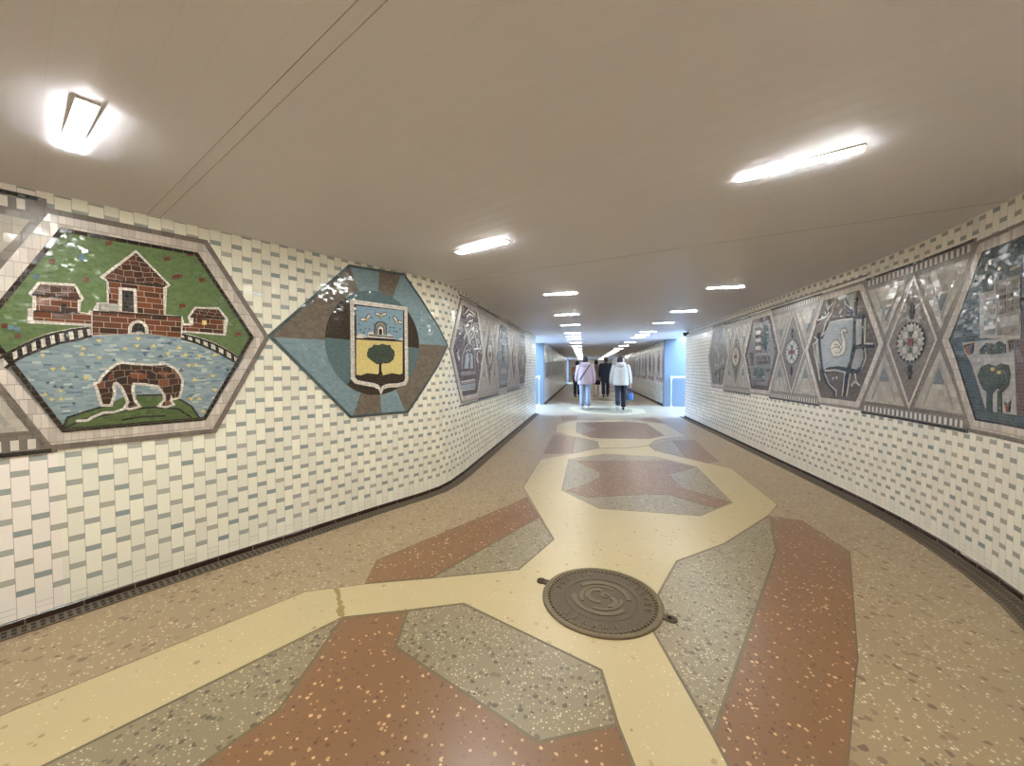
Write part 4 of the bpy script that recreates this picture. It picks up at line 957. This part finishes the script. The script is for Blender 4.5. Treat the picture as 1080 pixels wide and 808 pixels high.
for i, y in enumerate(ys):
    place_light(lx, y, 0, '%s lamp of the left ceiling row, counted from the near end' % ORD[i], 'left row of ceiling lights')
ys = [p.y for p in RR]
while ys[-1] < 39: ys.append(ys[-1] + 2.1)
for i, y in enumerate(ys):
    place_light(rx_, y, 0, '%s lamp of the right ceiling row, counted from the near end' % ORD[i], 'right row of ceiling lights')

# ------------------------------------------------------------------ manhole cover
e0, e1, e2_, e3_ = onz(571, 624), onz(701, 647), onz(630, 600.5), onz(640, 671)
mc = (e0 + e1) / 2; mr = 0.325
mc = Vector((0.105, 2.165, 0))
ang = math.atan2(onz(706, 651).y - onz(573, 612).y, onz(706, 651).x - onz(573, 612).x)
mh = empty('manhole_cover', (mc.x, mc.y, 0.0015), ang); tag(mh, 'round brown cast-iron manhole cover set in the cream path', 'manhole cover')
def lathe(bm, prof, seg=64):
    rings = []
    for r, z in prof: rings.append([bm.verts.new((r * math.cos(2 * PI * k / seg), r * math.sin(2 * PI * k / seg), z)) for k in range(seg)])
    for A, B in zip(rings, rings[1:]):
        for k in range(seg): bm.faces.new((A[k], A[(k + 1) % seg], B[(k + 1) % seg], B[k]))
    return rings
bm = bmesh.new(); lathe(bm, [(mr, 0.0), (mr, 0.010), (mr - 0.006, 0.013), (mr - 0.024, 0.013), (mr - 0.028, 0.008)]); fin('rim', bm, MT['iron2'], mh)
bm = bmesh.new()
rg = lathe(bm, [(mr - 0.028, 0.006), (0.205, 0.0095), (0.20, 0.011), (0.19, 0.011), (0.186, 0.008), (0.165, 0.009), (0.05, 0.010), (0.01, 0.010)]); bm.faces.new(rg[-1]); fin('plate', bm, MT['iron'], mh)
# raised studs round the edge, radial ribs and the worn relief in the middle
bm = bmesh.new()
for k in range(72):
    a = 2 * PI * k / 72; add_box(bm, (0.286 * math.cos(a), 0.286 * math.sin(a), 0.009), (0.014, 0.010, 0.008), a)
fin('studded_ring', bm, MT['iron2'], mh)
for k in range(30):
    a = 2 * PI * k / 30 + .05
    if k % 10 < 6:                       # worn letter-like relief: uprights with a cross bar
        bm = bmesh.new()
        for dx in (-.3, .3): add_box(bm, (0.243 * math.cos(a + dx * .09), 0.243 * math.sin(a + dx * .09), 0.0085), (0.034, 0.005, 0.006), a + dx * .09)
        rr = (0.232, 0.243, 0.256)[k % 3]; add_box(bm, (rr * math.cos(a), rr * math.sin(a), 0.0085), (0.005, 0.018, 0.006), a)
        fin('raised_mark', bm, MT['iron2'], mh)
bm = bmesh.new()
def arcstrip(r0, r1, a0, a1, z, c=(0, 0), n=14):
    prev = None
    for k in range(n + 1):
        a = a0 + (a1 - a0) * k / n
        q = [bm.verts.new((c[0] + r * math.cos(a), c[1] + r * math.sin(a), zz)) for r, zz in ((r0, 0.008), (r0, z), (r1, z), (r1, 0.008))]
        if prev:
            for i in range(3): bm.faces.new((prev[i], prev[i + 1], q[i + 1], q[i]))
        else: bm.faces.new(q)
        prev = q
    bm.faces.new(prev[::-1])
arcstrip(.135, .160, .3, 2.7, .0135); arcstrip(.135, .160, 3.4, 5.9, .0135); arcstrip(.10, .118, 1.2, 3.9, .0135); arcstrip(.10, .118, 4.6, 6.6, .0135)
arcstrip(.045, .072, 1.6, 5.2, .014, (-.02, .01)); arcstrip(.03, .055, -1.2, 1.4, .014, (.04, -.02)); arcstrip(.01, .025, 0, 5.5, .014, (.015, .03))
bmesh.ops.recalc_face_normals(bm, faces=bm.faces[:])
fin('centre_relief', bm, MT['iron2'], mh)['label'] = 'worn raised curves in the middle of the cover'
for s in (-1, 1):
    bm = bmesh.new(); add_box(bm, (s * (mr + 0.018), 0, 0.006), (0.05, 0.045, 0.012), 0, 0.003)
    bmesh.ops.create_cone(bm, cap_ends=True, segments=14, radius1=0.026, radius2=0.024, depth=0.012, matrix=Matrix.Translation((s * (mr + 0.042), 0, 0.006)))
    fin('hinge_lug', bm, MT['iron'], mh)
SC.view_settings.view_transform = 'Standard'; SC.view_settings.look = 'None'; SC.view_settings.gamma = 1.0
SC.view_settings.use_curve_mapping = False; SC.view_settings.exposure = 0.12

# ------------------------------------------------------------------ people walking away down the tunnel
def cloth(name, col, rough=0.8, var=0.14, scale=14):
    t = NT(name); f = t.noise(scale, 5)
    c = t.mix(f, tuple(x * (1 - var) for x in col[:3]) + (1,), tuple(min(1, x * (1 + var)) for x in col[:3]) + (1,))
    b = t.n('ShaderNodeBump'); b.inputs['Strength'].default_value = 0.5; b.inputs['Distance'].default_value = 0.02
    t.put(b.inputs['Height'], t.noise(9, 3))
    return t.out(c, rough, b.outputs[0], 0.3)
SKIN = plain('skin', rgb(206, 158, 130), 0.5, 0, 0.05)
EYE = plain('eye', rgb(40, 32, 28), 0.3, 0, 0.02)
def loft(bm, rings, seg=28, cap=True, pw=1.0):
    R = []
    for (cx, cy, cz, rx, ry) in rings:
        row = []
        for k in range(seg):
            a = 2 * PI * k / seg; ca, sa = math.cos(a), math.sin(a)
            row.append(bm.verts.new((cx + rx * abs(ca) ** pw * (1 if ca >= 0 else -1), cy + ry * abs(sa) ** pw * (1 if sa >= 0 else -1), cz)))
        R.append(row)
    for A, B in zip(R, R[1:]):
        for k in range(seg): bm.faces.new((A[k], A[(k + 1) % seg], B[(k + 1) % seg], B[k]))
    if cap:
        bm.faces.new(R[0][::-1]); bm.faces.new(R[-1])
def clean(bm): bmesh.ops.recalc_face_normals(bm, faces=bm.faces[:])

def person(loc, rz, h, label, legs, arms, look, upper, lower, hair, shoes, sole=None, hood=None, hem=0.80, bulk=1.0, skirt=None, strap=None, bare_calf=False, bun=False, short_sleeve=False, coat_flare=1.0):
    k = h / 1.70
    th, sh = 0.43, 0.41
    hip0 = 0.0; J = {}
    for s, nm in ((-1, 'L'), (1, 'R')):
        a, b = legs[nm]
        hp_ = Vector((s * 0.088, 0, 0.93))
        kn = hp_ + Vector((s * 0.005, math.sin(a) * th, -math.cos(a) * th))
        an = kn + Vector((0, math.sin(a - b) * sh, -math.cos(a - b) * sh))
        J[nm] = (hp_, kn, an, a - b)
    def sole_z(nm):
        hp_, kn, an, g = J[nm]; return an.z - 0.085 * math.cos(g) - max(0, math.sin(-g)) * 0.10
    dz = -min(sole_z('L'), sole_z('R'))
    up = Vector((0, 0, dz))
    for nm in 'LR': J[nm] = (J[nm][0] + up, J[nm][1] + up, J[nm][2] + up, J[nm][3])
    pel = Vector((0, 0, 0.96)) + up; sc_ = 1.70
    z0 = pel.z - 0.96
    chest = Vector((0, 0.02, 1.27 + z0)); neckb = Vector((0, 0.02, 1.43 + z0)); head = Vector((0, 0.04, 1.585 + z0))
    # --- body: one skinned surface with five-fingered hands
    V = [pel, Vector((0, 0.0, 1.10 + z0)), chest, neckb, head - Vector((0, 0.015, 0.03))]; Rr = [(.13, .10), (.12, .092), (.145, .10), (.058, .058), (.05, .05)]; E_ = [(0, 1), (1, 2), (2, 3), (3, 4)]
    def add(p, r, par): V.append(p); Rr.append(r if isinstance(r, tuple) else (r, r)); E_.append((par, len(V) - 1)); return len(V) - 1
    AR = {}
    for s, nm in ((-1, 'L'), (1, 'R')):
        hp_, kn, an, g = J[nm]
        i = add(hp_, (.095, .095), 0); i = add(hp_.lerp(kn, .5), .078, i); i = add(kn, .056, i); i = add(kn.lerp(an, .35), .054, i); i = add(an, .036, i)
        f = Vector((0, math.cos(g), math.sin(g) * 1.0)); d = Vector((0, math.sin(g), -math.cos(g)))
        i = add(an + f * .07 + d * .05, (.036, .028), i); add(an + f * .15 + d * .062, (.034, .02), i)
        sw, bend, outw = arms[nm]
        shd = Vector((s * .185, .01, 1.385 + z0))
        el = shd + Vector((s * math.sin(outw) * .29, math.sin(sw) * .29, -math.cos(sw) * math.cos(outw) * .29))
        fd = Vector((s * math.sin(outw * .4) * .25, math.sin(sw + bend) * .25, -math.cos(sw + bend) * .25))
        wr = el + fd; u = fd.normalized()
        i = add(shd, .062, 2); i = add(shd.lerp(el, .5), .05, i); i = add(el, .042, i); i = add(el.lerp(wr, .4), .04, i); i = add(wr, (.028, .022), i)
        side = Vector((0, 1, 0)); side = (side - u * side.dot(u)).normalized(); inn = Vector((-s, 0, 0)); inn = (inn - u * inn.dot(u)).normalized()
        pm = add(wr + u * .055, (.036, .016), i)
        for q, (off_, ln) in enumerate(((-.03, .058), (-.01, .07), (.01, .075), (.03, .068))):
            b0 = wr + u * .09 + side * off_
            m0 = add(b0, .010, pm); m1 = add(b0 + u * ln * .5 + inn * .012, .009, m0); add(b0 + u * ln * .85 + inn * .036, .008, m1)
        t0 = add(wr + u * .035 + side * .036 + inn * .01, .011, pm); t1 = add(wr + u * .07 + side * .055 + inn * .02, .010, t0); add(wr + u * .095 + side * .056 + inn * .03, .008, t1)
        AR[nm] = (shd, el, wr, u, inn)
    me = bpy.data.meshes.new('person'); me.from_pydata([tuple(v) for v in V], E_, [])
    o = bpy.data.objects.new('person', me); COL.objects.link(o)
    md = o.modifiers.new('skin', 'SKIN'); md.use_smooth_shade = True
    for i, r in enumerate(Rr): me.skin_vertices[0].data[i].radius = r
    me.skin_vertices[0].data[0].use_root = True
    o.modifiers.new('sub', 'SUBSURF').levels = 1
    bpy.context.view_layer.update()
    dg = bpy.context.evaluated_depsgraph_get(); em = bpy.data.meshes.new_from_object(o.evaluated_get(dg))
    o.modifiers.clear()
    bm = bmesh.new(); bm.from_mesh(em)
    # head with brow, nose, chin and ears
    hb = bmesh.new(); bmesh.ops.create_uvsphere(hb, u_segments=28, v_segments=20, radius=1.0)
    for v in hb.verts:
        x, y, z = v.co
        w = 1.0 - 0.22 * max(0, -z) ** 1.5
        X, Y, Z = x * .076 * w, y * .096, z * .117
        if y > 0 and z < 0: Y += .006 * (-z)
        if y > .6:
            nz = math.exp(-((x / .16) ** 2 + ((z + .12) / .22) ** 2)); Y += .024 * nz
            Y -= .010 * (math.exp(-(((x - .36) / .16) ** 2 + ((z - .08) / .12) ** 2)) + math.exp(-(((x + .36) / .16) ** 2 + ((z - .08) / .12) ** 2)))
            Y += .005 * math.exp(-((x / .3) ** 2 + ((z + .46) / .07) ** 2))
        v.co = (X, Y, Z)
    for s in (-1, 1):
        q = bmesh.ops.create_uvsphere(hb, u_segments=10, v_segments=8, radius=1.0)
        for v in q['verts']: v.co = Vector((s * (.077 + v.co.x * .008), -.008 + v.co.y * .018, -.012 + v.co.z * .031))
        q = bmesh.ops.create_uvsphere(hb, u_segments=10, v_segments=8, radius=.011)
        for v in q['verts']: v.co += Vector((s * .028, .083, .010))
        for f in {f for v in q['verts'] for f in v.link_faces}: f.material_index = 1
    hm = Matrix.Translation(head) @ Matrix.Rotation(look, 4, 'Z')
    hb.transform(hm)
    tmp = bpy.data.meshes.new('t'); hb.to_mesh(tmp); hb.free(); bm.from_mesh(tmp); bpy.data.meshes.remove(tmp)
    clean(bm); bm.transform(Matrix.Scale(k, 4)); bm.to_mesh(me); bm.free()
    me.clear_geometry if False else None
    me.materials.clear(); me.materials.append(SKIN); me.materials.append(EYE)
    for p in me.polygons: p.use_smooth = True
    o.location = loc; o.rotation_euler = (0, 0, rz); tag(o, label, 'person', 'people walking away')
    KS = Matrix.Scale(k, 4)
    def child(name, bm, mat, lab=None):
        clean(bm); bm.transform(KS); c = fin(name, bm, mat, o, True)
        if lab: c['label'] = lab
        return c
    # hair
    bm = bmesh.new(); bmesh.ops.create_uvsphere(bm, u_segments=24, v_segments=18, radius=1.0)
    kill = [v for v in bm.verts if v.co.y > .55 and v.co.z < .45 or (v.co.z < -.55 and v.co.y > -.2) or v.co.z < -.8]
    bmesh.ops.delete(bm, geom=kill, context='VERTS')
    for v in bm.verts: v.co = Vector((v.co.x * .086, v.co.y * .104 - .008, v.co.z * .126 + .004))
    ee = bmesh.ops.extrude_face_region(bm, geom=bm.faces[:])
    for v in [g for g in ee['geom'] if isinstance(g, bmesh.types.BMVert)]: v.co *= 1.07
    if bun:
        q = bmesh.ops.create_uvsphere(bm, u_segments=14, v_segments=10, radius=.045)
        for v in q['verts']: v.co += Vector((0, -.10, .06))
    bm.transform(hm); child('hair', bm, hair, 'hair')
    # trousers or skirt
    zt = hem + z0
    bm = bmesh.new()
    loft(bm, [(0, 0, .80 + z0, .150, .118), (0, 0, .90 + z0, .172, .13), (0, 0, 1.0 + z0, .165, .122), (0, 0, 1.08 + z0, .145, .108)])
    if skirt is None:
        for nm in 'LR':
            hp_, kn, an, g = J[nm]
            add_tube(bm, [hp_ + Vector((0, 0, .04)), hp_.lerp(kn, .4), kn, kn.lerp(an, .5), an.lerp(kn, .03)], [.108, .098, .078, .074, .070], 18)
        child('trousers', bm, lower)
    else:
        loft(bm, [(0, .0, skirt + z0, .21, .17), (0, 0, (skirt + .85) / 2 + z0, .195, .15), (0, 0, .88 + z0, .17, .13)])
        child('skirt', bm, lower)
    # shoes
    for nm in 'LR':
        hp_, kn, an, g = J[nm]
        bm = bmesh.new()
        prof = [(-.065, .030, .07), (-.05, .038, .085), (0, .042, .095), (.06, .044, .075), (.12, .046, .055), (.165, .038, .042), (.185, .018, .03)]
        R = []
        for y, w, t_ in prof:
            R.append([bm.verts.new((w * math.cos(2 * PI * q / 14), y, -.085 + t_ * (.5 + .5 * math.sin(2 * PI * q / 14)))) for q in range(14)])
        for A, B in zip(R, R[1:]):
            for q in range(14): bm.faces.new((A[q], A[(q + 1) % 14], B[(q + 1) % 14], B[q]))
        bm.faces.new(R[0]); bm.faces.new(R[-1][::-1])
        mt_ = Matrix.Translation(an) @ Matrix.Rotation(g, 4, 'X')
        bm.transform(mt_); sh_o = child('shoe', bm, shoes)
        if sole:
            bm = bmesh.new(); add_box(bm, (0, .055, -.086), (.086, .24, .014), 0, .004)
            bm.transform(mt_); clean(bm); bm.transform(KS); q = fin('sole', bm, sole, sh_o, True); q['label'] = 'white sole'
    # jacket or top
    bm = bmesh.new(); B = bulk; fl = coat_flare
    if upper[1] == 'top':
        loft(bm, [(0, 0, 1.0 + z0, .158, .115), (0, .0, 1.12 + z0, .145, .108), (0, .015, 1.27 + z0, .17, .122), (0, .015, 1.37 + z0, .175, .105), (0, .02, 1.43 + z0, .10, .07)])
    else:
        loft(bm, [(0, 0, zt + .0, .205 * B * fl, .165 * B * fl), (0, 0, zt + .03, .215 * B * fl, .172 * B * fl), (0, 0, .5 * (zt + 1.1 + z0), .205 * B, .162 * B), (0, .01, 1.16 + z0, .20 * B, .155 * B), (0, .015, 1.29 + z0, .212 * B, .152 * B), (0, .015, 1.38 + z0, .20 * B, .128 * B), (0, .02, 1.435 + z0, .12 * B, .092), (0, .02, 1.47 + z0, .075, .075)])
    for nm in 'LR':
        shd, el, wr, u, inn = AR[nm]
        ex = shd.lerp(Vector((0, shd.y, shd.z)), .25)
        if short_sleeve: add_tube(bm, [ex, shd, shd.lerp(el, .55)], [.07, .078, .066], 16)
        else: add_tube(bm, [ex, shd, shd.lerp(el, .5), el, el.lerp(wr, .5), wr + u * .01], [.075, .085 * B, .076 * B, .068 * B, .06 * B, .048 * B], 16)
    jk = child('top' if upper[1] == 'top' else 'jacket', bm, upper[0])
    if hood:
        bm = bmesh.new(); q = bmesh.ops.create_uvsphere(bm, u_segments=22, v_segments=16, radius=1.0)
        for v in q['verts']: v.co = Vector((v.co.x * .135, v.co.y * .085 - .10 + .02, v.co.z * .10 + 1.425 + z0 + .02 * abs(v.co.x)))
        add_tube(bm, [(.13 * math.cos(a), .02 + .11 * math.sin(a), 1.475 + z0 - .02 * math.sin(a)) for a in [PI * .85 + PI * 1.3 * q / 12 for q in range(13)]], .03, 12)
        child('hood', bm, hood, 'hood lying on the back')
    if strap:
        bm = bmesh.new(); pts = []
        for q in range(15):
            u_ = q / 14; x = .13 - .33 * u_; z = 1.44 - .50 * u_
            pts.append(Vector((x, -(.150 * B) * math.sqrt(max(0.05, 1 - (x / (.22 * B)) ** 2)) - .012, z + z0)))
        add_tube(bm, pts, .014, 8); child('bag_strap', bm, strap, 'dark shoulder-bag strap across the back')
    return o, AR, k
PINK = cloth('pink_quilted_cloth', rgb(184, 160, 162)); JEAN = cloth('pale_denim', rgb(150, 156, 168)); CREAMJ = cloth('off_white_cloth', rgb(190, 180, 166))
BLK = cloth('black_cloth', rgb(44, 42, 46)); NAVY = cloth('dark_navy_cloth', rgb(52, 54, 66)); TAN = cloth('tan_cloth', rgb(176, 152, 134)); ORNG = cloth('peach_cloth', rgb(214, 158, 120))
HAIR = cloth('dark_hair', rgb(46, 36, 34), 0.5, .2, 40); HAIR2 = cloth('brown_hair', rgb(98, 72, 58), 0.5, .2, 40)
SHOE = plain('black_leather', rgb(40, 38, 38), 0.4); SHOEP = plain('pale_shoe', rgb(180, 164, 152), 0.5); SOLE = plain('white_rubber', rgb(225, 222, 218), 0.6)
def feet(px, py): p = onz(px, py); return (p.x, p.y, 0.0)
R_ = math.radians
person(feet(617, 431.2), R_(4), 1.66, 'person in a pink padded jacket with a dark diagonal bag strap and pale jeans', {'L': (R_(3), R_(2)), 'R': (R_(-9), R_(4))},
       {'L': (R_(6), R_(50), R_(14)), 'R': (R_(-4), R_(12), R_(14))}, R_(-8), (PINK, 'jacket'), JEAN, HAIR, SHOEP, None, PINK, .80, 1.14, None, BLK, False, True)
_, AR2, k2 = person(feet(654.3, 432.4), R_(-3), 1.66, 'person in an off-white jacket and black trousers carrying a blue bag, face turned right', {'L': (R_(-14), R_(26)), 'R': (R_(8), R_(6))},
       {'L': (R_(4), R_(8), R_(16)), 'R': (R_(4), R_(4), R_(15))}, R_(-80), (CREAMJ, 'jacket'), BLK, HAIR, SHOE, SOLE, CREAMJ, .80, 1.16)
person(feet(608.6, 418.3), R_(2), 1.64, 'person in a peach top and black trousers walking farthest left', {'L': (R_(-10), R_(14)), 'R': (R_(12), R_(6))},
       {'L': (R_(14), R_(20), R_(10)), 'R': (R_(-10), R_(14), R_(10))}, 0, (ORNG, 'top'), BLK, HAIR, SHOE, None, None, .9, 1.0, None, None, False, False, True)
person(feet(628.5, 418.0), R_(0), 1.68, 'person in a loose tan coat over a dark skirt, half hidden by the pink jacket', {'L': (R_(-8), R_(12)), 'R': (R_(12), R_(4))},
       {'L': (R_(8), R_(16), R_(20)), 'R': (R_(-6), R_(16), R_(22))}, 0, (TAN, 'jacket'), BLK, HAIR, SHOEP, None, None, .76, 1.16, .56)
person(feet(638.6, 418.8), R_(-2), 1.80, 'tall person in a long dark coat and dark trousers, walking in the middle', {'L': (R_(-7), R_(8)), 'R': (R_(9), R_(4))},
       {'L': (R_(8), R_(14), R_(9)), 'R': (R_(-8), R_(12), R_(9))}, 0, (NAVY, 'jacket'), NAVY, HAIR2, SHOE, None, None, .66, 1.04)
# blue bag held in the right hand
px_, py_, _z = feet(654.3, 432.4)
hand = Matrix.Translation((px_, py_, 0)) @ Matrix.Rotation(R_(-3), 4, 'Z') @ (k2 * (AR2['R'][2] + AR2['R'][3] * .105))
BLUEB = cloth('blue_bag_cloth', rgb(84, 116, 160), .5)
bg_ = empty('handbag', (hand.x, hand.y, hand.z - 0.46)); tag(bg_, 'small blue bag hanging from the hand of the person in the off-white jacket', 'bag')
bm = bmesh.new(); loft(bm, [(0, 0, .03, .075, .05), (0, 0, .045, .09, .06), (0, 0, .15, .092, .06), (0, 0, .25, .08, .04), (0, 0, .255, .06, .03)], 24, True, .6); clean(bm); fin('body', bm, BLUEB, bg_, True)
for s in (-1, 1):
    bm = bmesh.new(); add_tube(bm, smooth_path([(s * .0 - .07, s * .03, .24), (-.05, s * .02, .36), (0, s * .006, .46), (.05, s * .02, .36), (.07, s * .03, .24)], 2), .008, 8); fin('handle', bm, BLUEB, bg_, True)
